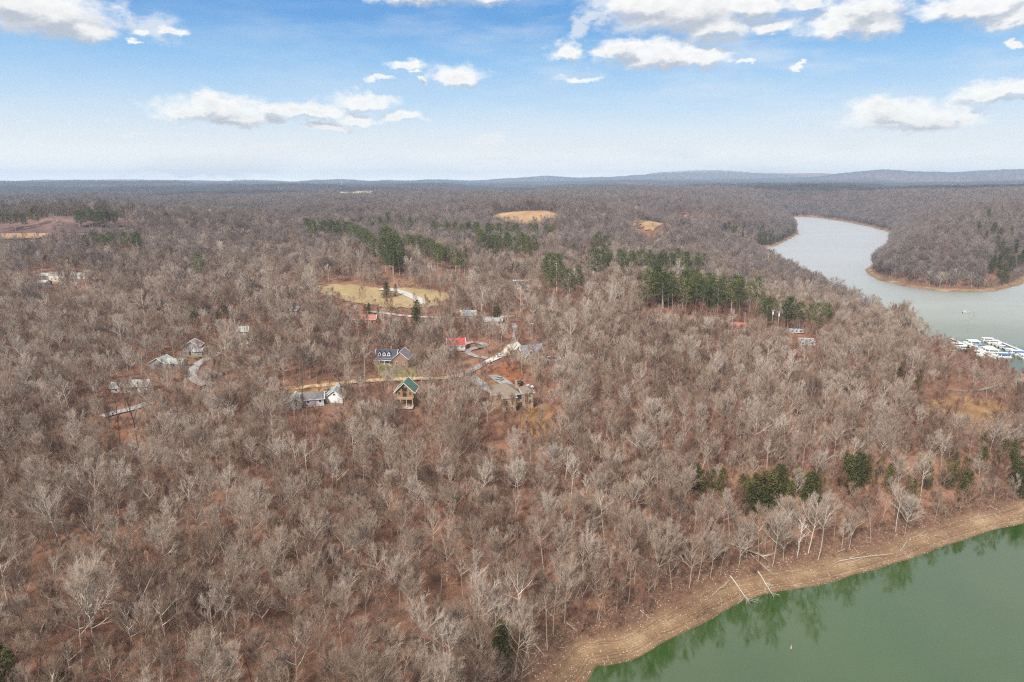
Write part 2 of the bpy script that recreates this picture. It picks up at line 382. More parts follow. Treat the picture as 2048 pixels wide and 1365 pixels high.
near_px = [(3000, 760), (2500, 900), (2200, 985), (2048, 1047), (1985, 1060), (1900, 1090), (1830, 1118), (1760, 1140), (1700, 1151), (1640, 1168), (1560, 1183), (1490, 1200), (1440, 1225), (1400, 1247), (1350, 1272),
           (1300, 1300), (1260, 1318), (1215, 1327), (1190, 1330), (1183, 1340), (1172, 1358), (1150, 1390), (1110, 1440), (1040, 1520), (940, 1660), (800, 1900)]
near_poly = np.array([flat(x, y, ZW)[:2] for x, y in near_px] + [(-80, -60), (-160, -400), (-200, -1000), (2500, -1000)])
far_px = [(1548, 494), (1576, 479), (1597, 469), (1594, 456), (1584, 444), (1577, 436), (1600, 433.5), (1640, 436.5), (1690, 444), (1740, 454), (1778, 465), (1774, 488), (1768, 508), (1745, 530), (1732, 540), (1736, 550),
          (1762, 562), (1810, 574), (1880, 583), (1940, 585), (1990, 583), (2030, 573), (2060, 556), (2120, 535), (2250, 520), (2600, 520),
          (2700, 990), (2400, 905), (2200, 835), (2110, 800), (2048, 775), (2000, 756), (1955, 732), (1915, 708), (1870, 688), (1800, 660), (1730, 632), (1650, 592), (1560, 545), (1480, 518), (1400, 503), (1388, 495), (1400, 489), (1460, 492), (1510, 495)]
far_poly = np.array([flat(x, y, ZW)[:2] for x, y in far_px])
def seg_dist(x, y, poly):
    """signed distance: positive outside"""
    n = len(poly); best = np.full(x.shape, 1e18); ins = np.zeros(x.shape, bool)
    for i in range(n):
        ax, ay = poly[i]; bx, by = poly[(i + 1) % n]; dx, dy = bx - ax, by - ay
        t = np.clip(((x - ax) * dx + (y - ay) * dy) / (dx * dx + dy * dy + 1e-9), 0, 1)
        best = np.minimum(best, (x - ax - t * dx) ** 2 + (y - ay - t * dy) ** 2)
        if abs(dy) > 1e-9:
            c = ((ay > y) != (by > y)) & (x < ax + (y - ay) / dy * dx); ins ^= c
    d = np.sqrt(best); return np.where(ins, -d, d)
def shore_dist(x, y):
    w = fbm(x, y, 26, 3, 91)
    a = seg_dist(x, y, near_poly) + 2.2 * w; b = seg_dist(x, y, far_poly) + 5 * w
    return np.minimum(a, b), a, b
PD = np.array([0, 200, 300, 420, 560, 750, 1000, 1500, 2200, 3500, 6000, 9000, 20000.])
PZ = np.array([-6, -4, 0, 4, 9, 18, 27, 32, 36, 42, 50, 58, 60.])
BUMPS = []   # (x, y, height, sx, sy)
def bump_px(px, dist, h, sx, sy):
    d = ray(px, 362); d = d[:2] / np.linalg.norm(d[:2]); BUMPS.append((d[0] * dist, d[1] * dist, h, sx, sy))
bump_px(1050, 1150, 17, 130, 90); bump_px(1330, 1090, 15, 120, 80); bump_px(80, 1060, 22, 260, 110)
bump_px(700, 2700, 20, 300, 200); bump_px(1160, 1800, 16, 200, 130); bump_px(270, 1420, 14, 140, 110)
bump_px(1470, 1800, 12, 260, 300); bump_px(1960, 1250, 44, 240, 260); bump_px(770, 640, 6, 90, 60); bump_px(1400, 560, 7, 120, 60); bump_px(2010, 500, -8, 150, 80)
def height(x, y):
    d, da, db = shore_dist(x, y)
    r = np.hypot(x, y); P = np.interp(r, PD, PZ)
    bear = np.arctan2(x, np.maximum(y, 1))
    low = np.clip((bear - .10) / .25, 0, 1) * np.clip((r - 420) / 300, 0, 1) * np.clip((1250 - r) / 250, 0, 1)
    P = P - 14 * low * low * (3 - 2 * low)
    k = np.clip(r / 1500, 0, 1)
    P = P + fbm(x, y, 150, 4, 3) * (6 + 4 * k) + fbm(x, y, 650, 3, 11) * 32 * k + fbm(x, y, 2200, 3, 21) * 48 * np.clip((r - 1500) / 2200, 0, 1) + fbm(x, y, 900, 2, 51) * 26 * np.clip((r - 1400) / 700, 0, 1)
    for bx, by, h, sx, sy in BUMPS: P = P + h * np.exp(-((x - bx) / sx) ** 2 - ((y - by) / sy) ** 2)
    # ridges along the horizon
    def ridge(y0, w, x0, x1, z, sl):
        prof = 1 / (1 + np.exp(-(x - x0) / sl)) * 1 / (1 + np.exp((x - x1) / sl))
        return (z + 22 * fbm(x, y0 + 0 * y, 1500, 4, 33)) * prof * np.exp(-((y - y0) / w) ** 2)
    P = P + ridge(10300, 900, 4300, 15000, 150, 350) + 75 * np.exp(-((y - 9600) / 600) ** 2) / (1 + np.exp(-(x - 6300) / 300)) + ridge(13300, 800, 1800, 8000, 190, 700) + ridge(12600, 600, -900, 2500, 70, 700) * .8
    A = np.maximum(P - ZW - 3.2, 6); L = 36 + A * .72
    dd = np.maximum(d - 9, 0)
    inland = ZW + 2.6 + A * (1 - np.exp(-dd / L))
    s = np.clip(d / 9, 0, 1)
    stp = 2.6 * s * 2.4 + fbm(x, y, 34, 2, 71) * 1.2; stp = (stp - np.floor(stp)); stp = .20 * (np.clip(stp * 3, 0, 1) - stp) * np.sin(math.pi * np.clip(s, 0, 1)) ** .5
    beach = ZW + 2.6 * s + stp + .16 * np.sin(d * 2.1 + 3 * fbm(x, y, 30, 2, 8)) * s * (1 - s) * 3
    lake = ZW + np.maximum(d * .22, -6)
    return np.where(d <= 0, lake, np.where(d < 9, beach, inland)), d, da, db
NX, NY = 560, 600
U = np.linspace(-4.68, 4.68, NX + 1); GX = 300 * np.sinh(U)
v0 = math.asinh((-900 - 330) / 280.); v1 = math.asinh((15000 - 330) / 280.)
Vv = np.linspace(v0, v1, NY + 1); GY = 330 + 280 * np.sinh(Vv)
XX, YY = np.meshgrid(GX, GY)
ZZ, DD, DA, DB = height(XX, YY)
ZG = ZZ - 1.6 * np.clip((16 - DD) / 6, 0, 1)      # the finer shore sheets lie over this
def bil(T, x, y):
    x = np.asarray(x, float); y = np.asarray(y, float)
    u = (np.arcsinh(x / 300) + 4.68) / (9.36) * NX; v = (np.arcsinh((y - 330) / 280) - v0) / (v1 - v0) * NY
    u = np.clip(u, 0, NX - 1e-4); v = np.clip(v, 0, NY - 1e-4)
    i = u.astype(int); j = v.astype(int)
    # true position inside the cell
    fx = np.clip((x - GX[i]) / (GX[i + 1] - GX[i]), 0, 1); fy = np.clip((y - GY[j]) / (GY[j + 1] - GY[j]), 0, 1)
    return (T[j, i] * (1 - fx) + T[j, i + 1] * fx) * (1 - fy) + (T[j + 1, i] * (1 - fx) + T[j + 1, i + 1] * fx) * fy
def hm(x, y): return bil(ZZ, x, y)
TT = np.concatenate([np.linspace(60, 1200, 1600), np.geomspace(1201, 14500, 1600)])
def at(px, py, dz=0.):
    """the ground point whose height + dz the picture shows at px, py"""
    d = ray(px, py); Pt = CAM + d[None] * TT[:, None]
    h = np.maximum(hm(Pt[:, 0], Pt[:, 1]), ZW) + dz
    k = np.nonzero(Pt[:, 2] < h)[0]
    k = k[0] if len(k) else len(TT) - 1
    p = Pt[k]
    if k:
        a, b = TT[k - 1], TT[k]
        for _ in range(12):
            m = (a + b) / 2; q = CAM + d * m
            if q[2] < max(float(hm(q[0], q[1])), ZW) + dz: b = m
            else: a = m
        p = CAM + d * b
    return Vector((p[0], p[1], max(float(hm(p[0], p[1])), ZW)))
def grid_faces(ny, nx):
    idx = np.arange((ny + 1) * (nx + 1)).reshape(ny + 1, nx + 1)
    return np.stack([idx[:-1, :-1], idx[:-1, 1:], idx[1:, 1:], idx[1:, :-1]], -1).reshape(-1, 4)
tag(obj('ground', mesh_np('ground', np.stack([XX, YY, ZG], -1).reshape(-1, 3), grid_faces(NY, NX), M['ground'], smooth=True)), kind='structure')
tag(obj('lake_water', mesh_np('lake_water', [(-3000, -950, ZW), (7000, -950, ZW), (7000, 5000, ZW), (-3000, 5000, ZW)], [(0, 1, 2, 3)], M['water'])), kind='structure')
def beach_sheet(name, x0, x1, y0, y1, st, dmin, dmax, lift, use):
    xs = np.arange(x0, x1 + st, st); ys = np.arange(y0, y1 + st, st); X, Y = np.meshgrid(xs, ys)
    Z, D, Da, Db = height(X, Y); Dn = Da if use == 'a' else Db
    Z = Z + lift + np.where(D > 0, fbm(X, Y, 2.2 * st, 2, 5) * .16 * st, 0)
    F = grid_faces(len(ys) - 1, len(xs) - 1)
    ok = ((Dn > dmin) & (Dn < dmax) & (D > dmin)).reshape(-1); fok = ok[F].all(1)
    F = F[fok]; used = np.unique(F); mp = np.full(X.size, -1); mp[used] = np.arange(len(used))
    Vt = np.stack([X, Y, Z], -1).reshape(-1, 3)[used]
    return tag(obj(name, mesh_np(name, Vt, mp[F], M['beach'], smooth=True)), kind='structure')
beach_sheet('beach', -60, 420, 60, 420, .9, -7, 16.5, .06, 'a')
beach_sheet('far_shore', 150, 1500, 420, 2700, 4.0, -14, 19, .15, 'b')

# ------------------------------------------------------------------ fields, roads
FRONT = []
ZONES = []        # (polygon, keep probability)
def in_poly(x, y, poly):
    ins = np.zeros(np.shape(x), bool); n = len(poly)
    for i in range(n):
        ax, ay = poly[i][:2]; bx, by = poly[(i + 1) % n][:2]
        if abs(by - ay) > 1e-9: ins ^= ((ay > y) != (by > y)) & (x < ax + (y - ay) / (by - ay) * (bx - ax))
    return ins
def field(name, pts, m, off=.4, rings=14, keep=0.0, wob=.17, kind='structure', front=None):
    W_ = [at(*p) for p in pts]; poly = []
    n = len(W_)
    for i in range(n):                      # rounded edge
        for t in np.linspace(0, 1, 8, endpoint=False):
            p0, p1, p2, p3 = (np.array(W_[(i + k) % n][:2]) for k in (-1, 0, 1, 2))
            q = .5 * (2 * p1 + (p2 - p0) * t + (2 * p0 - 5 * p1 + 4 * p2 - p3) * t * t + (3 * p1 - p0 - 3 * p2 + p3) * t ** 3); poly.append(q)
    poly = np.array(poly); c = poly.mean(0)
    rel = poly - c; rel *= (1 + wob * (np.random.RandomState(len(pts)).rand(len(poly), 1) - .5)); poly = c + rel
    V = [(c[0], c[1])]; F = []
    m_ = len(poly)
    for r in range(1, rings + 1):
        V += [tuple(c + rel[i] * r / rings) for i in range(m_)]
    for i in range(m_): F.append((0, 1 + i, 1 + (i + 1) % m_))
    for r in range(rings - 1):
        b = 1 + r * m_
        for i in range(m_): F.append((b + i, b + m_ + i, b + m_ + (i + 1) % m_, b + (i + 1) % m_))
    V = np.array(V); Z = hm(V[:, 0], V[:, 1]) + off
    ZONES.append((poly, keep))
    if front: FRONT.append((poly, *front))
    o = obj(name, mesh_np(name, np.column_stack([V, Z]), F, m, smooth=True)); tag(o, kind=kind); return o
field('pasture', [(640, 572), (700, 571), (760, 577), (860, 581), (897, 590), (902, 600), (862, 614), (800, 618), (740, 610), (690, 602), (650, 590)], M['dry_grass'], .5, front=(70, .5))
field('broom_field', [(985, 434), (1010, 427), (1050, 424), (1090, 424), (1112, 433), (1098, 441), (1070, 450), (1020, 447), (990, 443)], M['red_field'], 1.2, front=(75, .45))
field('broom_field', [(1264, 446), (1290, 443), (1340, 442), (1383, 444), (1370, 451), (1320, 453), (1280, 452)], M['red_field'], 1.2, front=(120, .25))
field('far_pasture', [(652, 389), (690, 385), (757, 388), (740, 393), (690, 393)], M['pale_field'], 2.2, front=(160, .3))
field('far_pasture', [(1095, 414), (1150, 411), (1215, 406), (1210, 413), (1160, 418), (1110, 417)], M['pale_field'], 2.0, front=(120, .3))
field('far_pasture', [(230, 430.5), (262, 428.5), (308, 429), (304, 433.5), (270, 434.5), (240, 434)], M['pale_field'], 1.6, front=(110, .3))
field('scrub_field', [(-60, 452), (0, 446), (100, 438), (235, 438), (250, 452), (200, 466), (90, 470), (0, 473), (-60, 476)], M['purple_scrub'], 1.2, keep=.15, front=(50, .5))
field('stubble_field', [(-40, 473), (40, 470), (100, 471), (92, 478), (30, 481), (-40, 482)], M['red_field'], 1.8, front=(70, .4))
field('clearing', [(1838, 818), (1885, 795), (1940, 797), (1995, 808), (2015, 830), (1965, 848), (1890, 846)], M['clearing'], .45, keep=.18, front=(14, .8))
field('lawn', [(752, 732), (825, 726), (832, 745), (826, 760), (770, 762)], M['lawn'], .35, keep=.03)
field('yard', [(1040, 832), (1075, 812), (1120, 818), (1168, 850), (1120, 884), (1046, 868)], M['yard'], .35, keep=.65)
field('yard', [(590, 778), (640, 766), (668, 768), (664, 800), (600, 812), (560, 800)], M['yard'], .3, keep=.15)
field('yard', [(180, 868), (240, 846), (300, 858), (306, 910), (250, 930), (195, 905)], M['litter'], .3, keep=.3)
field('yard', [(365, 705), (415, 694), (440, 703), (410, 715), (370, 716)], M['lawn'], .3, keep=.2)
field('lawn', [(470, 676), (545, 664), (548, 682), (480, 692)], M['lawn'], .3, keep=.2)
field('yard', [(985, 742), (1035, 724), (1048, 752), (1024, 770), (992, 766)], M['litter'], .3, keep=.75)
field('yard', [(1545, 668), (1620, 672), (1640, 694), (1560, 688)], M['litter'], .35, keep=.6)

ROADS = []        # sampled centre lines, for keeping trees off
def road(name, pts, w, m, off=.55, label=None):
    W_ = [np.array(at(*p)[:2]) for p in pts]; c = []
    n = len(W_)
    for i in range(n - 1):
        p0, p1, p2, p3 = W_[max(i - 1, 0)], W_[i], W_[i + 1], W_[min(i + 2, n - 1)]
        k = max(2, int(np.linalg.norm(p2 - p1) / 3))
        for t in np.linspace(0, 1, k, endpoint=False):
            c.append(.5 * (2 * p1 + (p2 - p0) * t + (2 * p0 - 5 * p1 + 4 * p2 - p3) * t * t + (3 * p1 - p0 - 3 * p2 + p3) * t ** 3))
    c.append(W_[-1]); c = np.array(c); ROADS.append((c, w))
    tn = np.gradient(c, axis=0); tn /= np.linalg.norm(tn, axis=1)[:, None] + 1e-9; nr = np.stack([-tn[:, 1], tn[:, 0]], 1)
    V = []
    ks = np.array([-.5, -.25, 0, .25, .5])
    jit = fbm(c[:, 0], c[:, 1], 7, 2, 44)
    for k in ks:
        q = c + nr * (k * w * (1 + .25 * jit))[:, None]; V.append(np.column_stack([q, hm(q[:, 0], q[:, 1]) + off - .25 * abs(k)]))
    V = np.stack(V, 1)
    V[..., 2] = np.maximum(V[..., 2], V[:, 2:3, 2] - .15)
    return tag(obj(name, mesh_np(name, V.reshape(-1, 3), grid_faces(len(c) - 1, 4), m, smooth=True)), kind='structure')
road('dirt_road', [(470, 792), (540, 782), (600, 777), (650, 772), (695, 767), (760, 762), (830, 759), (880, 758), (925, 752)], 5.0, M['dirt'])
road('road', [(925, 752), (952, 738), (978, 722), (1000, 711), (1022, 696), (1030, 680), (1032, 662), (1026, 648)], 4.2, M['gravel'])
road('driveway', [(972, 727), (995, 717), (1026, 708)], 4.6, M['concrete'], .7)
road('driveway', [(920, 754), (945, 757), (962, 770), (985, 785), (1008, 786)], 6, M['gravel'], .6)
road('driveway', [(985, 752), (1008, 766), (1020, 776)], 6, M['gravel'], .55)
road('driveway', [(975, 718), (945, 712), (935, 703), (955, 697), (972, 692), (945, 686), (930, 690)], 4, M['gravel'], .5)
road('driveway', [(412, 772), (388, 760), (385, 745), (398, 728), (420, 716), (440, 707)], 5, M['gravel'])
road('driveway', [(445, 700), (475, 692), (510, 684), (548, 670)], 4.5, M['pale_gravel'])
road('track', [(205, 835), (235, 826), (270, 818), (300, 806)], 4.5, M['gravel'])
road('farm_track', [(760, 581), (790, 583), (808, 588), (822, 594), (838, 602), (842, 612)], 8, M['pale_gravel'], .9)
road('road', [(735, 624), (770, 628), (820, 634), (870, 636), (930, 637), (985, 636), (1030, 633)], 4.5, M['pale_gravel'])
road('road', [(1840, 781), (1900, 781), (1960, 781), (2060, 781)], 2.2, M['greydirt'], .3)
road('driveway', [(690, 768), (672, 776), (665, 790)], 5, M['gravel'], .6)

# ------------------------------------------------------------------ trees: shapes
def segs_mesh(name, segs, mats, split=None, sides=3):
    """segs: array n x 8 (p0, p1, r0, r1); each a little tapered prism"""
    A = np.array([s[:8] for s in segs], float); mi = np.array([s[8] for s in segs], int)
    p0, p1, r0, r1 = A[:, :3], A[:, 3:6], A[:, 6:7], A[:, 7:8]
    d = p1 - p0; d /= np.linalg.norm(d, axis=1)[:, None] + 1e-9
    ref = np.where(np.abs(d[:, 2:3]) > .9, [[1., 0, 0]], [[0, 0, 1.]]); u = np.cross(d, ref); u /= np.linalg.norm(u, axis=1)[:, None]; v = np.cross(d, u)
    Vs = []; k = sides
    for e, (p, r) in enumerate(((p0, r0), (p1, r1))):
        for i in range(k):
            t = 2 * math.pi * i / k; Vs.append(p + (u * math.cos(t) + v * math.sin(t)) * r)
    V = np.stack(Vs, 1).reshape(-1, 3); n = len(A); base = (np.arange(n) * 2 * k)[:, None]
    F = []; fm = []
    for i in range(k):
        j = (i + 1) % k
        F.append(np.concatenate([base + i, base + j, base + k + j, base + k + i], 1)); fm.append(mi)
    return mesh_np(name, V, np.concatenate(F), mats, np.concatenate(fm))
def nrm(v): return v / (np.linalg.norm(v) + 1e-9)
def curve_branch(rng, p, d, L, r0, r1, n, up, wob, out, mi):
    pts = [p]; dirs = []
    for i in range(n):
        d = nrm(d + np.array([0, 0, up]) / n + rng.normal(0, wob, 3)); q = p + d * L / n
        a = r0 + (r1 - r0) * i / n; b = r0 + (r1 - r0) * (i + 1) / n
        out.append((*p, *q, a, b, mi)); p = q; pts.append(p); dirs.append(d)
    return pts, dirs
def side_dir(rng, d, ang):
    a = rng.normal(0, 1, 3); s = nrm(a - d * np.dot(a, d)); return nrm(d * math.cos(ang) + s * math.sin(ang))
def bare_tree(seed, H=24, base=.42, spread=5.5, limbs=11, subs=7, tw=6, fork=False, lean=0., thick=1., twigs=4, tr=.0112):
    rng = np.random.RandomState(seed); T = []; C = []
    leads = [(np.zeros(3), nrm(np.array([lean, rng.normal(0, .03), 1.])), H * .86, .011 * H * thick, H * base)]
    tp, td = curve_branch(rng, np.array([0, 0, -1.2]), leads[0][1], H * (.62 if fork else .9) + 1.2, .0085 * H * thick, .0035 * H * thick, 8, .08, .035, T, 0)
    stems = [(tp, td, base)]
    if fork:
        for k in range(rng.randint(2, 4)):
            i = rng.randint(4, 7); dd = side_dir(rng, td[i - 1], rng.uniform(.3, .6))
            stems.append((*curve_branch(rng, tp[i], dd, H * rng.uniform(.38, .5), .007 * H * thick, .0025 * H, 6, .5, .05, T, 0), .25))
    L1 = []
    for si, (pts, dirs, b) in enumerate(stems):
        nl = limbs if si == 0 else max(4, limbs // 2); az0 = rng.uniform(0, 6.28)
        for k in range(nl):
            t = b + (.98 - b) * (k + rng.uniform(0, .9)) / nl; x = t * (len(pts) - 1); i = min(int(x), len(pts) - 2); p = pts[i] + (pts[i + 1] - pts[i]) * (x - i)
            q = (t - b) / (1 - b); a = az0 + k * 2.4 + rng.normal(0, .35)
            elv = R(26 + 46 * q + rng.normal(0, 8)); L = spread * (1.0 - .45 * q ** 2) * (.55 + .6 * math.sin(math.pi * min(1, .25 + .75 * q)) ** .6) * rng.uniform(.75, 1.15) * (1 if si == 0 else .75)
            d = np.array([math.cos(a) * math.cos(elv), math.sin(a) * math.cos(elv), math.sin(elv)])
            r = max(.07, .0052 * H * thick * (1 - .5 * q))
            bp, bd = curve_branch(rng, p, d, L, r, r * .38, 4, .5, .08, T, 0); L1.append((bp, bd, L, r))
    for bp, bd, L, r in L1:
        for k in range(subs):
            t = .22 + .78 * (k + rng.uniform(0, .9)) / subs; x = t * 4; i = min(int(x), 3); p = bp[i] + (bp[i + 1] - bp[i]) * (x - i)
            d = side_dir(rng, bd[i], rng.uniform(.32, .70)); l2 = L * rng.uniform(.36, .60) * (1.1 - .45 * t)
            bp2, bd2 = curve_branch(rng, p, d, l2, max(.032, r * .46), .017, 3, .35, .07, C, 1)
            for m in range(tw):
                t2 = .2 + .8 * (m + rng.uniform(0, 1)) / tw; x2 = min(t2 * 3, 2.999); i2 = int(x2); p2 = bp2[i2] + (bp2[i2 + 1] - bp2[i2]) * (x2 - i2)
                d2 = side_dir(rng, bd2[i2], rng.uniform(.25, .62)); l3 = max(.8, l2 * rng.uniform(.38, .62))
                bp3, bd3 = curve_branch(rng, p2, d2, l3, .021, .012, 2, .3, .06, C, 1)
                for w in range(twigs):
                    t3 = rng.uniform(.15, 1); x3 = min(t3 * 2, 1.999); i3 = int(x3); p3 = bp3[i3] + (bp3[i3 + 1] - bp3[i3]) * (x3 - i3)
                    d3 = nrm(side_dir(rng, bd3[i3], rng.uniform(.2, .6)) + np.array([0, 0, .12])); C.append((*p3, *(p3 + d3 * rng.uniform(.6, 1.3)), tr, tr * .5, 1))
    return T, C
SPR = 1.12
VAR = []      # (trunk segs, crown segs, look)
spec = [dict(H=24, base=.50, spread=5.6, limbs=11), dict(H=26, base=.55, spread=5.0, limbs=10), dict(H=21, base=.42, spread=5.8, limbs=12), dict(H=23, base=.48, spread=6.6, limbs=12, fork=True),
        dict(H=25, base=.45, spread=6.4, limbs=11, fork=True), dict(H=19, base=.40, spread=4.8, limbs=11), dict(H=22, base=.5, spread=4.2, limbs=9, subs=6), dict(H=17, base=.38, spread=4.4, limbs=10),
        dict(H=24, base=.40, spread=7.4, limbs=14, fork=True), dict(H=27, base=.58, spread=4.8, limbs=9, subs=6, twigs=4), dict(H=20, base=.35, spread=6.2, limbs=9, subs=5, tw=4, twigs=3, thick=1.15), dict(H=23, base=.52, spread=6.0, limbs=12),
        dict(H=18, base=.30, spread=6.8, limbs=12, fork=True, subs=6), dict(H=22, base=.40, spread=3.6, limbs=13, subs=6, tw=5), dict(H=25, base=.6, spread=5.6, limbs=8, fork=True), dict(H=20, base=.45, spread=5.2, limbs=9, subs=5, tw=4, twigs=2, lean=.12)]
LOOK = ['tall', 'tall', 'round-crowned', 'forked', 'forked', 'short', 'slender', 'short', 'broad spreading', 'slender', 'sparse', 'tall', 'low forked', 'narrow', 'high-crowned', 'leaning']
TREE_ME = []
SRC = bpy.data.collections.new('forest_sources'); SRC_MID = bpy.data.collections.new('mid_sources'); SRC_FAR = bpy.data.collections.new('far_sources'); SRC_SHRUB = bpy.data.collections.new('shrub_sources')
def src(col, name, me):
    o = bpy.data.objects.new(name, me); col.objects.link(o); return o
for i, s in enumerate(spec):
    s['spread'] *= 1.18; T, C = bare_tree(100 + i, **s)
    TREE_ME.append((segs_mesh('trunk', T, [M['bark']]), segs_mesh('crown', [(*c[:8], 0) for c in C], [M['twig']])))
    src(SRC, 'bare_tree_%02d' % i, segs_mesh('bare_tree', T + C, [M['bark'], M['twig']]))
for i in range(8):       # simpler trees for the middle distance
    s = dict(spec[i]); s.update(limbs=9, subs=6, tw=4, twigs=2, tr=.026)
    T, C = bare_tree(300 + i, **s)
    C = [(*c[:6], max(c[6], .030), max(c[7], .018), c[8]) for c in C]
    src(SRC_MID, 'mid_tree_%02d' % i, segs_mesh('mid_tree', T + C, [M['twig_mid_shaded'], M['twig_mid_shaded']]))
for i in range(6):       # a patch of far forest: a dozen crowns of coarse twigs
    rng = np.random.RandomState(500 + i); sg = []
    for k in range(15):
        cx, cy = (rng.rand(2) - .5) * 36; H = rng.uniform(15, 24); cr = rng.uniform(4, 6)
        sg.append((cx, cy, -2, cx, cy, H * .8, .22, .1, 0))
        for j in range(46):
            a = rng.uniform(0, 6.28); e = rng.uniform(.15, 1.5); d = np.array([math.cos(a) * math.cos(e), math.sin(a) * math.cos(e), math.sin(e)])
            p = np.array([cx, cy, H * .55]) + d * cr * rng.uniform(.3, .75) * np.array([1, 1, 1.25]); q = p + nrm(d + rng.normal(0, .5, 3) + [0, 0, .3]) * rng.uniform(1.5, 3.2)
            sg.append((*p, *q, .11, .05, 1))
    src(SRC_FAR, 'far_patch_%02d' % i, segs_mesh('far_patch', sg, [M['twig_far_shaded'], M['twig_far_shaded']]))
for i in range(5):
    rng = np.random.RandomState(700 + i); sg = []
    H = rng.uniform(1.8, 3.6)
    for k in range(16):
        d = nrm(np.array([rng.normal(0, .45), rng.normal(0, .45), 1])); pts, ds = curve_branch(rng, np.array([rng.normal(0, .25), rng.normal(0, .25), -.3]), d, H * rng.uniform(.6, 1), .018, .009, 3, .2, .1, sg, 0)
        for j in range(9):
            x = rng.uniform(.8, 2.99); ii = int(x); p = pts[ii] + (pts[ii + 1] - pts[ii]) * (x - ii); dd = side_dir(rng, ds[ii], rng.uniform(.4, 1.)); sg.append((*p, *(p + dd * rng.uniform(.3, .8)), .010, .006, 0))
    src(SRC_SHRUB, 'shrub_%02d' % i, segs_mesh('shrub', sg, [M['scrub']]))
for i in range(4):
    T, C = bare_tree(760 + i, H=8.5 + i, base=.22, spread=2.6 + .2 * i, limbs=10, subs=5, tw=4, twigs=3)
    src(SRC_SHRUB, 'sapling_%02d' % i, segs_mesh('sapling', T + C, [M['scrub'], M['scrub']]))

def leaf_cards(rng, cen, n, rad, size, flatz=.7):
    """little triangles round a centre"""
    c = cen + rng.normal(0, 1, (n, 3)) * rad * np.array([1, 1, flatz]) * .55
    a = rng.normal(0, 1, (n, 3)); a /= np.linalg.norm(a, axis=1)[:, None]; b = np.cross(a, rng.normal(0, 1, (n, 3))); b /= np.linalg.norm(b, axis=1)[:, None]
    s = size * rng.uniform(.6, 1.3, (n, 1))
    return np.stack([c - a * s, c + a * s, c + b * s * 1.1], 1).reshape(-1, 3)
def needle_mesh(name, V, m): return mesh_np(name, V, np.arange(len(V)).reshape(-1, 3), m)
def pine_shape(seed, H=24, cw=3.6, base=.45):
    rng = np.random.RandomState(seed); T = []; V = []
    tp, td = curve_branch(rng, np.array([0, 0, -1.]), np.array([0, 0, 1.]), H * .96 + 1, .2, .05, 8, .05, .02, T, 0)
    for k in range(34):
        t = base + (1 - base) * (k + .5) / 34; q = (t - base) / (1 - base); a = k * 2.4 + rng.normal(0, .4)
        L = cw * (.35 + .75 * math.sin(math.pi * min(1, .22 + .72 * q)) ** .8) * rng.uniform(.65, 1.1); el = R(-5 + 45 * q)
        p = np.array([0, 0, t * H]); d = np.array([math.cos(a) * math.cos(el), math.sin(a) * math.cos(el), math.sin(el)])
        T.append((*p, *(p + d * L), .05, .02, 0))
        for f in (.55, .95): V.append(leaf_cards(rng, p + d * L * f, 26, .85 + .25 * rng.rand(), .30))
    V.append(leaf_cards(rng, np.array([0, 0, H * .97]), 30, .8, .3))
    return segs_mesh('trunk', T, [M['bark']]), needle_mesh('crown', np.concatenate(V), M['pine'])
def cedar_shape(seed, H=11, cw=2.3):
    rng = np.random.RandomState(seed); T = [(0, 0, -1, 0, 0, H * .9, .14, .03, 0)]; V = []
    for k in range(60):
        t = .06 + .94 * (k + .5) / 60; rr = cw * (1 - t) ** .55 * (.5 + .5 * min(1, t * 6)) * rng.uniform(.4, 1.3); a = k * 2.4 + rng.normal(0, .3)
        p = np.array([math.cos(a) * rr * .75, math.sin(a) * rr * .75, t * H]); T.append((0, 0, t * H - .3, *p, .03, .012, 0))
        V.append(leaf_cards(rng, p, rng.randint(12, 24), .45 + .45 * (1 - t), .22, 1.0))
    return segs_mesh('trunk', T, [M['bark_dark']]), needle_mesh('crown', np.concatenate(V), M['cedar'])
def bush_shape(seed, H=4, cw=2.6):
    rng = np.random.RandomState(seed); T = []; V = []
    for k in range(22):
        a = rng.uniform(0, 6.28); e = rng.uniform(.2, 1.4); d = np.array([math.cos(a) * math.cos(e) * cw, math.sin(a) * math.cos(e) * cw, math.sin(e) * H * .85])
        T.append((0, 0, -.4, *d, .04, .015, 0)); V.append(leaf_cards(rng, d, 26, .8, .22))
    return segs_mesh('stem', T, [M['bark_dark']]), needle_mesh('foliage', np.concatenate(V), M['shrub_green'])
PINE = [pine_shape(40 + i, H, cw, b) for i, (H, cw, b) in enumerate([(24, 4.6, .45), (21, 4.8, .38), (26, 4.4, .52), (18, 4.2, .30)])]
CEDAR = [cedar_shape(60 + i, H, cw) for i, (H, cw) in enumerate([(11, 3.0), (9, 2.7), (13, 3.5), (8, 3.0)])]
BUSH = [bush_shape(80 + i) for i in range(2)]
AVOID = []        # (x, y, r)
def place_tree(name, pair, loc, rz, sc, label, cat, group=None, names=('trunk', 'crown'), tilt=(0, 0)):
    r = empty(name, loc, rz, sc); r.rotation_euler = (tilt[0], tilt[1], rz)
    a = obj(names[0], pair[0], r); b = obj(names[1], pair[1], r)
    return tag(r, label, cat, group)

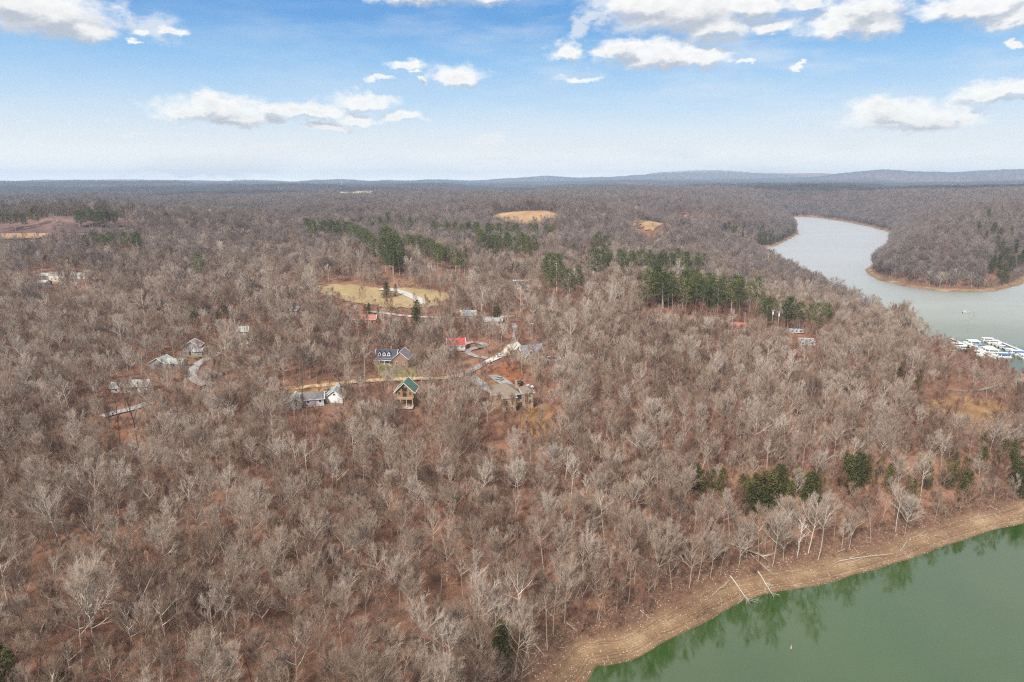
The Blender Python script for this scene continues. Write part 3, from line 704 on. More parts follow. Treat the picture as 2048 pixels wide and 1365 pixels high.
# ------------------------------------------------------------------ evergreens
rp = random.Random(11)
ONES = ['', 'first', 'second', 'third', 'fourth', 'fifth', 'sixth', 'seventh', 'eighth', 'ninth', 'tenth', 'eleventh', 'twelfth', 'thirteenth', 'fourteenth', 'fifteenth', 'sixteenth', 'seventeenth', 'eighteenth', 'nineteenth']
def ordinal(n):
    if n < 20: return ONES[n]
    t, o_ = divmod(n, 10); return ['', '', 'twentieth', 'thirtieth', 'fortieth'][t] if o_ == 0 else ['', '', 'twenty', 'thirty', 'forty'][t] + '-' + ONES[o_]
def tell_apart(objs):
    """alike things of one row: each is named by its place along the row"""
    if len(objs) < 2: return
    for k, o in enumerate(sorted(objs, key=lambda o: float(project(np.array(o.location))[0]))): o['label'] = o['label'] + ', ' + ordinal(k + 1) + ' from left'
def stand(pts, n, hs, label, group, kinds=PINE, name='pine_tree', cat='pine tree', jx=10, jy=4, frac=.7, nominal=22):
    """n trees along a run of picture points that mark the middle of their crowns"""
    out = []
    for k in range(n):
        t = (k + .5) / n * (len(pts) - 1); i = min(int(t), len(pts) - 2); f = t - i
        x = pts[i][0] * (1 - f) + pts[i + 1][0] * f + rp.uniform(-jx, jx); y = pts[i][1] * (1 - f) + pts[i + 1][1] * f + rp.uniform(-jy, jy)
        H = rp.uniform(*hs); H *= 1.18 if kinds is PINE else 1.1
        p = at(x, y, H * frac)
        if float(bil(DD, p.x, p.y)) < 7:    # never on the water: move to the nearest bank along the line of sight
            u_ = Vector((p.x, p.y, 0)).normalized()
            for k_ in range(1, 200):
                q_ = next((q_ for q_ in (p + u_ * 3 * k_, p - u_ * 3 * k_) if float(bil(DD, q_.x, q_.y)) > 8), None)
                if q_: p = Vector((q_.x, q_.y, float(hm(q_.x, q_.y)))); break
        s = rp.randrange(len(kinds)); me = kinds[s]
        Hm = {id(PINE): [24, 21, 26, 18], id(CEDAR): [11, 9, 13, 8], id(BUSH): [4, 4]}[id(kinds)][s]
        t_ = place_tree(name, me, p, rp.uniform(0, 6.28), H / Hm, label, cat, group, names=('stem', 'foliage') if kinds is BUSH else ('trunk', 'crown'))
        AVOID.append((p.x, p.y, 2.7 if kinds is CEDAR else 3.2)); out.append(t_)
    tell_apart(out); return out
stand([(1295, 565), (1345, 570), (1400, 577), (1450, 582), (1505, 588)], 34, (20, 25), 'sunlit green pine in the long thick row above the wood', 'pines in the long row across the ridge', jx=14, jy=12)
stand([(1515, 612), (1560, 620), (1600, 622), (1660, 628)], 12, (15, 20), 'green pine in the line behind the twin utility poles', 'pines behind the twin utility poles', jx=8, jy=5)
stand([(1185, 518), (1240, 520), (1300, 522), (1350, 522), (1408, 528)], 32, (18, 23), 'dark green pine in the broken row behind the long row', 'pines in the broken row', jx=10, jy=6)
stand([(1085, 528), (1118, 532)], 4, (20, 26), 'big round-topped pine above the white trailers', 'big pines above the trailers', jx=12, jy=6)
stand([(1100, 558), (1160, 562)], 6, (16, 22), 'yellow-green pine just in front of the big round-topped pines', 'yellow-green pines by the trailers', jx=12, jy=6)
stand([(958, 482), (1010, 482), (1065, 487)], 28, (18, 22), 'green pine in the square plantation in the middle distance', 'pines in the square plantation', jx=9, jy=8)
stand([(700, 462), (730, 478), (770, 500), (782, 520)], 22, (18, 22), 'dark pine on the near edge of the wedge-shaped pine wood', 'pines along the wedge edge', jx=8, jy=8)
stand([(765, 460), (785, 488), (792, 508)], 24, (18, 23), 'green pine in the middle of the wedge-shaped pine wood', 'pines inside the wedge-shaped wood', jx=12, jy=10)
stand([(815, 488), (850, 495), (880, 510), (925, 520)], 22, (15, 20), 'pine in the ragged patch beside the wedge-shaped wood', 'pines beside the wedge-shaped wood', jx=12, jy=8)
stand([(615, 452), (650, 455), (690, 458)], 16, (18, 22), 'tall pine in the stand with pale bare stems below', 'tall pines with pale stems', jx=8, jy=4)
stand([(860, 455), (910, 456), (960, 458), (1000, 460), (1060, 460), (1105, 462)], 38, (15, 20), 'far dark pine in the band before the orange broom field', 'pines in the band before the orange field', jx=12, jy=4)
stand([(150, 432), (180, 432), (205, 434), (235, 436)], 22, (14, 18), 'blue-green pine in the dense strip at the scrub field edge', 'pines in the dense strip by the scrub field', jx=5, jy=2)
stand([(-10, 442), (25, 440), (50, 437)], 8, (14, 19), 'dark pine above the purple scrub field', 'dark pines above the scrub field', jx=7, jy=2)
stand([(170, 483), (225, 480), (290, 482)], 12, (16, 20), 'olive pine in the bare wood below the scrub field', 'olive pines below the scrub field', jx=14, jy=4)
stand([(70, 430), (75, 430)], 2, (17, 20), 'lone dark pine pair beside the pale patch in the scrub', 'lone pines in the scrub')
stand([(1010, 438), (1020, 440)], 1, (13, 14), 'single dark round pine standing in the orange broom field', None)
stand([(1185, 482), (1215, 484)], 3, (18, 22), 'dark pointed pine standing apart behind the broken pine row', 'pointed pines standing apart', jx=4)
stand([(690, 445), (770, 440), (835, 445)], 9, (15, 19), 'dim olive pine near the long barn roof', 'olive pines near the long barn', jx=12, jy=5)
stand([(395, 523), (400, 525)], 2, (17, 20), 'pine with bright green top in the left bare wood', 'bright green pines among bare trees', jx=8, jy=3)
stand([(1430, 460), (1480, 458), (1530, 470), (1560, 480)], 30, (14, 20), 'dark cedar on the steep bluff above the hidden cove', 'cedars on the steep bluff', CEDAR, 'cedar_tree', 'cedar tree', jx=22, jy=12)
stand([(1975, 440), (2010, 480), (2035, 510), (1985, 520), (2030, 540)], 34, (15, 21), 'dark cedar on the steep hillside across the lake', 'cedars across the lake', CEDAR, 'cedar_tree', 'cedar tree', jx=26, jy=16)
CD = lambda pts, n, hs, lab, grp, **k: stand(pts, n, hs, lab, grp, CEDAR, 'cedar_tree', 'cedar tree', **k)
CD([(1398, 945), (1400, 965)], 3, (11, 14), 'narrow dark cedar in the bare wood above the lake', 'narrow cedars above the lake', jx=4)
CD([(1500, 985), (1530, 970), (1570, 950)], 9, (10, 14), 'olive cedar in the clump halfway up the lake slope', 'cedar clump halfway up the lake slope', jx=12, jy=10)
CD([(1625, 965), (1635, 975)], 4, (10, 13), 'rounded olive cedar between the two lake slope clumps', 'rounded cedars on the lake slope', jx=8, jy=5)
CD([(1690, 925), (1720, 935), (1735, 920)], 9, (10, 14), 'dark cedar in the upper clump among pale branches', 'cedars in the upper clump', jx=14, jy=10)
CD([(1900, 925), (1930, 945), (1945, 968)], 9, (9, 13), 'tall green cedar in the big clump near the shore bend', 'tall cedars near the shore bend', jx=14, jy=14)
CD([(2030, 925), (2046, 935), (2040, 980)], 5, (10, 13), 'dark cedar by the far end of the near shore', 'cedars at the end of the near shore', jx=10)
CD([(1410, 950), (1480, 965), (1560, 985), (1600, 940), (1680, 960), (1760, 930), (1830, 965), (1890, 940)], 26, (7, 11), 'dark olive cedar under the pale branches of the lake slope', 'low cedars along the lake slope', jx=22, jy=18)
CD([(1960, 890), (2000, 905), (2040, 900)], 6, (8, 11), 'dark cedar high on the slope at the frame edge', 'cedars high on the slope', jx=14, jy=12)
CD([(945, 1275), (955, 1255)], 2, (9, 11), 'slim cedar beside the pale shrub low on the slope', 'slim cedars low on the slope', jx=4)
CD([(998, 1285), (1008, 1270)], 3, (9, 12), 'bright mossy cedar close to the cove beach', 'mossy cedars close to the cove', jx=6)
CD([(548, 1040), (556, 1052)], 2, (6, 8), 'small cedar alone in the middle of the bare hillside', 'small cedars alone on the hillside', jx=4)
CD([(0, 1318), (20, 1335)], 2, (11, 13), 'dark cedar filling the bottom corner of the wood', 'cedars in the bottom corner', jx=6)
CD([(95, 1355), (120, 1360)], 2, (8, 10), 'low olive cedar along the bottom edge of the wood', 'low cedars along the bottom edge')
CD([(580, 1352), (581, 1352)], 1, (7, 8), 'bright green pointed cedar at the foot of the hillside', None, jx=1)
CD([(730, 1356), (732, 1356)], 1, (7, 8), 'mossy round cedar at the foot of the hillside', None, jx=1)
CD([(1205, 762), (1207, 762)], 1, (8, 9), 'single dark cedar in the bare wood past the pool', None, jx=1)
CD([(830, 612), (835, 640)], 3, (13, 17), 'tall dark cedar standing before the golden pasture', 'tall cedars before the pasture', jx=6)
CD([(720, 618), (750, 620)], 4, (7, 9), 'low rounded cedar along the pasture hedge', 'low cedars along the pasture hedge', jx=10)
CD([(765, 572), (790, 574)], 3, (9, 12), 'dark cedar under the trees at the back of the pasture', 'cedars at the back of the pasture', jx=10, jy=2)
CD([(385, 622), (392, 640)], 2, (10, 13), 'thin dark cedar on the red leaf slope', 'thin cedars on the red leaf slope', jx=5)
CD([(430, 632), (448, 624), (465, 615)], 4, (9, 12), 'bright cedar in the leaning group on the leaf slope', 'cedars in the leaning group', jx=5)
CD([(990, 625), (992, 628)], 2, (9, 11), 'blackish cedar behind the pale blue roofed house', 'blackish cedars by the pale blue roof', jx=5)
CD([(1740, 600), (1800, 612), (1850, 622)], 4, (8, 11), 'small dark cedar near the crest above the lake', 'small cedars near the crest', jx=20, jy=6)
CD([(1790, 745), (1830, 755), (1860, 700)], 4, (7, 10), 'small olive cedar on the far side of the tan clearing', 'small cedars past the clearing', jx=18, jy=12)
stand([(1928, 655), (1945, 668), (1965, 685), (1985, 705)], 16, (5, 8), 'mossy green bush on the bank beside the marina', 'green bushes beside the marina', BUSH, 'bush', 'bush', jx=9, jy=6, frac=.4)
stand([(1942, 662), (1952, 666)], 3, (9, 12), 'dark cedar at the landward end of the marina', 'cedars at the marina', CEDAR, 'cedar_tree', 'cedar tree', jx=6, jy=3)

# ------------------------------------------------------------------ houses
HOUSES = []
def wing(root, cx, cy, w, d, h, rh, axis, wm, rm, over=.5, hip=False, z0=0, trim='white', foot=2.5):
    """one block: walls with gables, roof, trim. axis 'x': the ridge runs along x"""
    x0, x1, y0, y1 = cx - w / 2, cx + w / 2, cy - d / 2, cy + d / 2; zb, zt = z0 - foot, z0 + h
    b = MB(); q = [(x0, y0), (x1, y0), (x1, y1), (x0, y1)]
    pts = [(x, y, zb) for x, y in q] + [(x, y, zt) for x, y in q]; fs = [(0, 1, 5, 4), (1, 2, 6, 5), (2, 3, 7, 6), (3, 0, 4, 7), (3, 2, 1, 0), (4, 5, 6, 7)]
    b.poly(pts, fs)
    if not hip:
        if axis == 'x':
            for x in (x0 + .002, x1 - .002): b.poly([(x, y0, zt), (x, y1, zt), (x, cy, zt + rh)], [(0, 1, 2)])
        else:
            for y in (y0 + .002, y1 - .002): b.poly([(x0, y, zt), (x1, y, zt), (cx, y, zt + rh)], [(0, 1, 2)])
    b.build('wall', wm, root)
    r = MB(); o = over; zt += .05
    if hip:
        k = min(w, d) / 2 + o; zl = zt - .15
        A, B, C, D = (x0 - o, y0 - o, zl), (x1 + o, y0 - o, zl), (x1 + o, y1 + o, zl), (x0 - o, y1 + o, zl)
        if w >= d: e, f = (x0 - o + k, cy, zt + rh), (x1 + o - k, cy, zt + rh); r.poly([A, B, C, D, e, f], [(0, 1, 5, 4), (1, 2, 5), (2, 3, 4, 5), (3, 0, 4), (3, 2, 1, 0)])
        else: e, f = (cx, y0 - o + k, zt + rh), (cx, y1 + o - k, zt + rh); r.poly([A, B, C, D, e, f], [(0, 1, 4), (1, 2, 5, 4), (2, 3, 5), (3, 0, 4, 5), (3, 2, 1, 0)])
    else:
        if axis == 'x':
            s = rh / (d / 2); e = zt - s * o
            r.slab([(x0 - o, y0 - o, e), (x1 + o, y0 - o, e), (x1 + o, cy, zt + rh), (x0 - o, cy, zt + rh)], .18)
            r.slab([(x0 - o, cy, zt + rh), (x1 + o, cy, zt + rh), (x1 + o, y1 + o, e), (x0 - o, y1 + o, e)], .18)
        else:
            s = rh / (w / 2); e = zt - s * o
            r.slab([(x0 - o, y1 + o, e), (x0 - o, y0 - o, e), (cx, y0 - o, zt + rh), (cx, y1 + o, zt + rh)], .18)
            r.slab([(cx, y1 + o, zt + rh), (cx, y0 - o, zt + rh), (x1 + o, y0 - o, e), (x1 + o, y1 + o, e)], .18)
    ro = r.build('roof', rm, root)
    if trim:
        t = MB(); g_ = .09
        if hip:
            zl = zt - .30
            t.box(x0 - o - .03, x1 + o + .03, y0 - o - .05, y0 - o + .02, zl, zl + .24); t.box(x0 - o - .03, x1 + o + .03, y1 + o - .02, y1 + o + .05, zl, zl + .24)
            t.box(x0 - o - .05, x0 - o + .02, y0 - o, y1 + o, zl, zl + .24); t.box(x1 + o - .02, x1 + o + .05, y0 - o, y1 + o, zl, zl + .24)
        elif axis == 'x':
            for x in (x0 - o - .06, x1 + o + .06):
                t.bar((x, y0 - o, e - .05), (x, cy, zt + rh - .02), g_ + .05, n=4); t.bar((x, y1 + o, e - .05), (x, cy, zt + rh - .02), g_ + .05, n=4)
            for y in (y0 - o - .08, y1 + o + .08): t.bar((x0 - o, y, e - .08), (x1 + o, y, e - .08), g_ + .04, n=4)
        else:
            for y in (y0 - o - .06, y1 + o + .06):
                t.bar((x0 - o, y, e - .05), (cx, y, zt + rh - .02), g_ + .05, n=4); t.bar((x1 + o, y, e - .05), (cx, y, zt + rh - .02), g_ + .05, n=4)
            for x in (x0 - o - .08, x1 + o + .08): t.bar((x, y0 - o, e - .08), (x, y1 + o, e - .08), g_ + .04, n=4)
        t.build('trim', M[trim], ro)
    return ro
def window(root, x, y, z, w, h, face='f', frame='white', name='window', pane='glass'):
    """face f: wall that faces the camera side (-y); r: +x; l: -x"""
    fr = MB(); t = .14
    def bx(m, u0, u1, v0, v1, a, b):
        if face == 'f': m.box(x + u0, x + u1, y - b, y - a, z + v0, z + v1)
        elif face == 'r': m.box(x + a, x + b, y + u0, y + u1, z + v0, z + v1)
        else: m.box(x - b, x - a, y + u0, y + u1, z + v0, z + v1)
    bx(fr, -w / 2 - t, -w / 2, -t, h + t, .003, .11); bx(fr, w / 2, w / 2 + t, -t, h + t, .003, .11)
    bx(fr, -w / 2, w / 2, h, h + t, .003, .11); bx(fr, -w / 2, w / 2, -t, 0, .003, .14)
    if h > 1.1: bx(fr, -w / 2, w / 2, h * .5 - .04, h * .5 + .04, .05, .09)
    f = fr.build(name, M[frame], root)
    p = MB(); bx(p, -w / 2, w / 2, 0, h, .004, .045); p.build('pane', M[pane], f)
    return f
def door(root, x, y, z, face='f', m='white', w=1.0, h=2.1):
    d = MB()
    (d.box(x - w / 2, x + w / 2, y - .07, y - .003, z, z + h) if face == 'f' else d.box(x + .003, x + .07, y - w / 2, y + w / 2, z, z + h) if face == 'r' else d.box(x - .07, x - .003, y - w / 2, y + w / 2, z, z + h))
    o = d.build('door', M[m], root)
    k = MB()
    (k.box(x + w / 2 - .18, x + w / 2 - .1, y - .13, y - .07, z + 1, z + 1.1) if face == 'f' else k.box(x + .07, x + .13, y + w / 2 - .18, y + w / 2 - .1, z + 1, z + 1.1) if face == 'r' else k.box(x - .13, x - .07, y + w / 2 - .18, y + w / 2 - .1, z + 1, z + 1.1))
    k.build('handle', M['steel'], o); return o
def house(name, px, py, yaw, label, cat='house', rad=9, group=None, front=.6, dz=0):
    p = at(px, py); r = empty(name, (p.x, p.y, p.z + dz), R(yaw)); tag(r, label, cat, group)
    HOUSES.append((p.x, p.y, rad, front)); return r
def chimney(root, x, y, z0, z1, m='brick'): MB().box(x - .4, x + .4, y - .4, y + .4, z0, z1).build('chimney', M[m], root)
def posts(root, lst, z0, z1, r=.1, m='white'):
    for x, y in lst: MB().box(x - r, x + r, y - r, y + r, z0, z1).build('post', M[m], root)
def rail(root, pts, z, m='white', step=.5, name='railing'):
    b = MB()
    for (xa, ya), (xb, yb) in zip(pts, pts[1:]):
        b.bar((xa, ya, z + 1), (xb, yb, z + 1), .06, n=4); b.bar((xa, ya, z + .15), (xb, yb, z + .15), .04, n=4)
        L = math.hypot(xb - xa, yb - ya); n = max(1, int(L / step))
        for i in range(n + 1): t = i / n; b.bar((xa + (xb - xa) * t, ya + (yb - ya) * t, z), (xa + (xb - xa) * t, ya + (yb - ya) * t, z + 1), .035, n=4)
    return b.build(name, M[m], root)

# brick house with three dormers
r = house('dormer_house', 786, 728, -4, 'house with blue-black roof, three white dormers and a brick gabled wing', rad=13, front=.3)
wing(r, -3.4, 1.5, 11.5, 8, 4.4, 3.6, 'x', M['brick'], M['navyroof'])
wing(r, 5.6, 0, 8.4, 11.5, 4.6, 3.6, 'y', M['brick'], M['purpleroof'])
for k in range(3):
    x = -6.9 + k * 2.6; d = MB(); zb, ya = 5.0, -2.2
    d.box(x - .8, x + .8, ya, ya + 3.0, zb, zb + 1.7); d.poly([(x - .8, ya, zb + 1.7), (x + .8, ya, zb + 1.7), (x, ya, zb + 2.5)], [(0, 1, 2)])
    dm = d.build('dormer', M['white'], r)
    MB().slab([(x - 1.0, ya + 3.4, zb + 1.6), (x - 1.0, ya - .25, zb + 1.6), (x, ya - .25, zb + 2.62), (x, ya + 3.4, zb + 2.62)], .12).slab([(x, ya + 3.4, zb + 2.62), (x, ya - .25, zb + 2.62), (x + 1.0, ya - .25, zb + 1.6), (x + 1.0, ya + 3.4, zb + 1.6)], .12).build('dormer_roof', M['navyroof'], dm)
    MB().box(x - .42, x + .42, ya - .05, ya - .004, zb + .35, zb + 1.5).build('pane', M['glass'], dm)
pr = MB().slab([(-9.6, -5.2, 3.4), (.9, -5.2, 3.4), (.9, -2.6, 4.1), (-9.6, -2.6, 4.1)], .15).build('porch_roof', M['navyroof'], r)
MB().box(-9.7, 1.0, -5.36, -5.2, 3.15, 3.45).build('trim', M['white'], pr)
MB().box(-9.4, .8, -5.1, -2.55, .2, .5).build('porch_floor', M['greytimber'], r)
posts(r, [(-9.2, -4.95), (-6.2, -4.95), (-3.6, -4.95), (-.4, -4.95)], -2, 3.25)
rail(r, [(-9.2, -5.0), (-.4, -5.0)], .5)
for x in (-8, -5.5, -1.5): window(r, x, -2.5, 1.6, 1.0, 1.5)
door(r, -3.6, -2.5, .5)
for x in (3.6, 7.4): window(r, x, -5.75, 1.2, 1.0, 1.6)
window(r, 9.8, 0, 1.2, 1.2, 1.5, 'r')
chimney(r, -1.2, 2.5, 6, 9.6)

# tan three storey house
r = house('tan_brick_house', 1026, 812, 8, 'large tan three-storey house with hipped tan roofs above the ochre yard', rad=14, front=.3, dz=-.5)
wing(r, -3.6, 3.5, 13, 13, 7.4, 3.6, 'x', M['tanwall'], M['tanroof'], hip=True, foot=4)
wing(r, -2.6, -4.8, 6.2, 4.4, 7.0, 1.8, 'x', M['tanwall'], M['tanroof'], hip=True, foot=4)
wing(r, 6.2, -1.8, 5.2, 7.5, 8.6, 2.0, 'x', M['tanwall'], M['tanroof'], hip=True, foot=4)
for z in (1.0, 3.9, 6.3):
    for x in (5.2, 7.2):
        if z > 1.5: window(r, x, -5.55, z - .2, .9, 1.5, frame='cream')
    for x in (-4.0, -1.4):
        if z < 6: window(r, x, -7.0, z, .9, 1.4, frame='cream')
for y in (-3.6, -.4): window(r, 8.8, y, 4, 1, 1.5, 'r', frame='cream')
for y in (0, 3, 6): window(r, -10.1, y, 4.4, 1.2, 1.5, 'l', frame='cream')
ba = MB().box(.55, 3.55, -5.6, -2.9, 4.0, 4.3).build('balcony', M['tanwall'], r); rail(r, [(.6, -5.5), (3.5, -5.5)], 4.3, 'greytimber')
MB().box(.75, 3.4, -3.2, -2.98, .2, 3.0).build('patio_door', M['glass'], r)
MB().box(.75, 3.4, -3.2, -2.98, 4.5, 6.9).build('balcony_door', M['glass'], r)
chimney(r, 1.6, 1, 9, 12.6, 'tanwall')

# grey L house and small white gabled house
r = house('grey_house', 612, 809, 14, 'pale grey L-shaped house with two front gables beside the dirt road', rad=12, front=.4)
wing(r, 3.2, 1.2, 10, 7, 3.2, 2.2, 'x', M['greywall'], M['greyroof'])
wing(r, -4.4, -1.0, 5.6, 9.5, 3.3, 2.0, 'y', M['greywall'], M['palegreyroof'])
wing(r, -8.6, 0, 4.2, 7.5, 3.0, 1.5, 'y', M['greywall'], M['palegreyroof'])
for x in (1.2, 6.6): window(r, x, -2.3, 1.2, 1.2, 1.1)
window(r, -4.0, -5.75, 1.2, 1.0, 1.3); window(r, -8.6, -3.75, 1.3, .8, .9); door(r, 4.0, -2.3, .2)
MB().box(-.8, 8.4, -4.0, -2.35, -.15, .1).build('deck', M['greytimber'], r); rail(r, [(-.8, -3.9), (8.4, -3.9)], .1, 'greytimber')
r = house('garage', 672, 801, 4, 'small white garage with a pale gabled front beside the grey house', 'garage', rad=8)
wing(r, 0, 0, 8.2, 8, 3.1, 3.0, 'y', M['white'], M['palegreyroof'])
MB().box(-2.6, 2.6, -4.12, -4.006, .1, 2.5).build('garage_door', M['white'], r); window(r, 0, -4.0, 3.7, .9, .9); window(r, 4.1, 0, 1.2, 1.1, 1.1, 'r')

# green roofed cabin on posts
r = house('log_cabin', 812, 811, -3, 'log cabin with green metal roof standing on tall deck posts', rad=8, front=.25, dz=.6)
wing(r, 0, 2.2, 8.4, 9, 3.0, 4.0, 'y', M['logwall'], M['greenroof'], over=.9, z0=4.2, foot=7)
MB().box(-1.1, 1.1, -2.42, -2.306, 7.0, 8.9).build('gable_window', M['glass'], r)
for x in (-2.6, 2.6): window(r, x, -2.3, 5.4, 1.1, 1.2, frame='timber')
door(r, 0, -2.3, 4.4, m='dark', w=1.8)
MB().box(-4.4, 4.4, -5.4, -2.35, 3.95, 4.2).build('deck', M['timber'], r); rail(r, [(-4.3, -2.5), (-4.3, -5.3), (4.3, -5.3), (4.3, -2.5)], 4.2, 'timber')
posts(r, [(-4.2, -5.2), (-1.4, -5.2), (1.4, -5.2), (4.2, -5.2)], -4, 4.0, .14, 'greytimber')
MB().box(-4.2, 4.2, -6.0, -2.4, -.35, -.1).build('lower_deck', M['greytimber'], r)

# house beside the pool, cream garage, pool
r = house('grey_roof_house', 1062, 722, 24, 'house with steep grey roofs and white trim among trees near the pool', rad=12)
wing(r, 0, 1.5, 13, 9, 4.6, 4.6, 'x', M['tanwall'], M['purpleroof'])
wing(r, -3.2, -3.5, 5.6, 5, 4.6, 3.4, 'y', M['tanwall'], M['greyroof']); wing(r, 3.6, -3.8, 5, 5, 4.4, 3.0, 'y', M['cream'], M['greyroof'])
for x in (-4.2, -2.2): window(r, x, -6.0, 1.2, 1.0, 1.7)
for x in (2.6, 4.6): window(r, x, -6.3, .6, 1.3, 2.1, frame='cream')
door(r, .3, -3.0, .2, m='dark'); window(r, 6.5, 2, 1.4, 1.2, 1.5, 'r'); chimney(r, 4.2, 2.6, 7, 11.2)
r = house('cream_garage', 1025, 705, 52, 'cream garage with pale yellow roof at the head of the concrete driveway', 'garage', rad=7)
wing(r, 0, 0, 9, 6.4, 3.0, 2.4, 'x', M['cream'], M['cream'], trim='cream')
for x in (-2.3, 2.3): MB().box(x - 1.4, x + 1.4, -3.32, -3.206, .1, 2.4).build('garage_door', M['white'], r)
window(r, 4.5, 0, 1.3, 1, 1, 'r')
p = at(1102, 719); r = empty('swimming_pool', (p.x, p.y, p.z + .5), R(-6)); tag(r, 'swimming pool under a dark cover inside a white surround', 'pool'); HOUSES.append((p.x, p.y, 7, .6))
b = MB(); b.box(-5.6, 5.6, -4.6, -2.6, -2, .15); b.box(-5.6, 5.6, 3.4, 4.6, -2, .15); b.box(-5.6, -3.4, -2.6, 3.4, -2, .15); b.box(4.5, 5.6, -2.6, 3.4, -2, .15); b.build('surround', M['concrete'], r)
MB().box(-3.4, 4.5, -2.6, 3.4, -1.5, .05).build('cover', M['pool_cover'], r)
c = MB(); [c.bar((x, y, .12), (x, y, .25), .05, n=5) for x in (-3.2, 4.3) for y in (-2, 0, 2)]; c.build('anchor', M['steel'], r)

# red roof house
r = house('red_roof_house', 912, 697, 10, 'house with bright red metal roof and a white gable end', rad=10)
wing(r, 0, 0, 10.5, 8, 3.2, 3.2, 'x', M['white'], M['redroof'])
for x in (-3.2, 0, 3.2): window(r, x, -4.0, 1.2, 1.0, 1.3)
door(r, 1.6, -4.0, .2); window(r, 5.25, 0, 1.2, 1.1, 1.3, 'r'); window(r, 5.25, 0, 3.6, .8, .9, 'r')
MB().box(-5, 5, -6.2, -4.1, -.2, .1).build('porch_floor', M['greytimber'], r)

# houses of the left hand wood
r = house('white_house', 266, 781, 8, 'low white house with grey-green roof in the wood on the left', rad=11)
wing(r, 3, 0, 10, 7.5, 3.2, 2.1, 'x', M['white'], M['palegreyroof']); wing(r, -5, -.5, 6.5, 7, 2.9, 1.8, 'x', M['white'], M['palegreyroof'])
for x in (-6, -3.6, 1.2, 5.2): window(r, x, -4.0 if x < 0 else -3.75, 1.2, 1.0, 1.2)
door(r, 3, -3.75, .2, m='dark'); MB().box(1, 7.6, -6.4, -3.8, -.2, .1).build('deck', M['greytimber'], r); rail(r, [(1.1, -6.3), (7.5, -6.3)], .1)
r = house('pale_roof_house', 332, 734, -6, 'long house with pale grey weathered roof behind thin branches', rad=11)
wing(r, -2, 0, 9, 8, 3.1, 2.6, 'y', M['lavender'], M['palegreyroof']); wing(r, 6, .8, 8, 6.5, 2.8, 1.8, 'x', M['lavender'], M['palegreyroof'])
for x in (-3.5, -.5): window(r, x, -4.0, 1.2, 1.0, 1.2)
window(r, 6, -2.45, 1.1, 1.1, 1.1); door(r, 3.6, -2.45, .1)
r = house('two_storey_house', 388, 708, 10, 'weathered lavender two-storey house above the curved driveway', rad=9)
wing(r, 0, 0, 9, 8, 5.4, 2.6, 'y', M['lavender'], M['lavender']); wing(r, 3.6, -3.4, 4, 3.2, 3, 1.2, 'x', M['lavender'], M['lavender'])
for x in (-2.4, .6):
    for z in (1.2, 3.9): window(r, x, -4.0, z, .9, 1.2)
door(r, -1, -4.0, .1, m='dark')
def small(name, px, py, yaw, w, d, h, rh, axis, wm, rm, label, cat='house', rad=8, wins=2, z0=0, group=None):
    r = house(name, px, py, yaw, label, cat, rad, group); wing(r, 0, 0, w, d, h, rh, axis, M[wm], M[rm], z0=z0)
    for k in range(wins): window(r, -w / 2 + w * (k + .7) / (wins + .4), -d / 2, 1.1, min(1.1, w / 6), 1.2)
    if wins: door(r, w * .36, -d / 2, .1, m='dark')
    return r
small('pale_cottage', 487, 669, 12, 6, 5, 2.8, 2.2, 'x', 'greywall', 'palegreyroof', 'small pale cottage above the gravel lane with winter lawn')
small('hip_roof_house', 586, 626, -18, 11, 7, 2.8, 2.0, 'x', 'lavender', 'purpleroof', 'grey roofed house alone in the wood below the golden pasture')
small('faded_roof_house', 728, 644, 2, 17, 8, 2.8, 2.2, 'x', 'brick', 'pinkroof', 'long low house with faded red roof below the pasture', rad=11, wins=4)
small('blue_roof_house', 937, 636, 0, 10, 7, 2.8, 2.6, 'x', 'lavender', 'whiteroof', 'house with pale blue-white metal roof beside the upper road')
small('pale_shed', 985, 648, 8, 12, 6, 2.6, 1.6, 'x', 'greywall', 'palegreyroof', 'long pale outbuilding where the upper road meets the lane', 'outbuilding', wins=3)
small('white_trailer', 1044, 578, -18, 12, 4, 2.6, .6, 'x', 'white', 'whiteroof', 'white mobile home in the wood, the nearer one', 'mobile home', wins=3)
small('white_trailer', 1040, 567, -4, 11, 4, 2.4, .6, 'x', 'greywall', 'whiteroof', 'grey mobile home just behind the white one', 'mobile home', wins=3)
small('pink_roof_house', 1468, 661, 0, 15, 9, 2.8, 2.6, 'x', 'white', 'pinkroof', 'house with faded pink-red roof in the right wood', rad=11, wins=4)
r = small('open_barn', 72, 573, 0, 21, 9, 3.8, 1.2, 'x', 'dark', 'whiteroof', 'dark open-sided barn with a pale blue metal roof', 'barn', rad=13, wins=0)  # solid walls coloured dark for the shade inside the open barn
posts(r, [(-10.3, -5), (-5, -5), (0, -5), (5, -5), (10.3, -5)], -2, 3.8, .15, 'greytimber')
small('cream_house', 121, 561, 0, 14, 8, 5.6, 1.6, 'x', 'cream', 'tanroof', 'cream two-storey house behind the dark open barn', rad=11, wins=4)
small('tan_cottage', 98, 556, 0, 10, 7, 2.6, 1.6, 'x', 'tanwall', 'palegreyroof', 'small cottage with pale roof between barn and cream house')
small('white_cottage', 158, 556, 4, 13, 7, 2.8, 1.6, 'x', 'white', 'palegreyroof', 'low white cottage to the far side of the cream house', wins=3)
small('long_barn', 797, 471, 3, 34, 11, 4, 2.6, 'x', 'greywall', 'whiteroof', 'long barn with silvery metal roof in the pine wood', 'barn', rad=20, wins=5)
small('white_house', 625, 422, 0, 24, 9, 4, 2, 'x', 'white', 'whiteroof', 'far white house on the wooded rise', rad=18, wins=3)
small('field_house', 245, 431, 4, 20, 10, 4, 4, 'x', 'tanwall', 'palegreyroof', 'pale farmhouse alone in the far golden pasture', rad=20, wins=3)
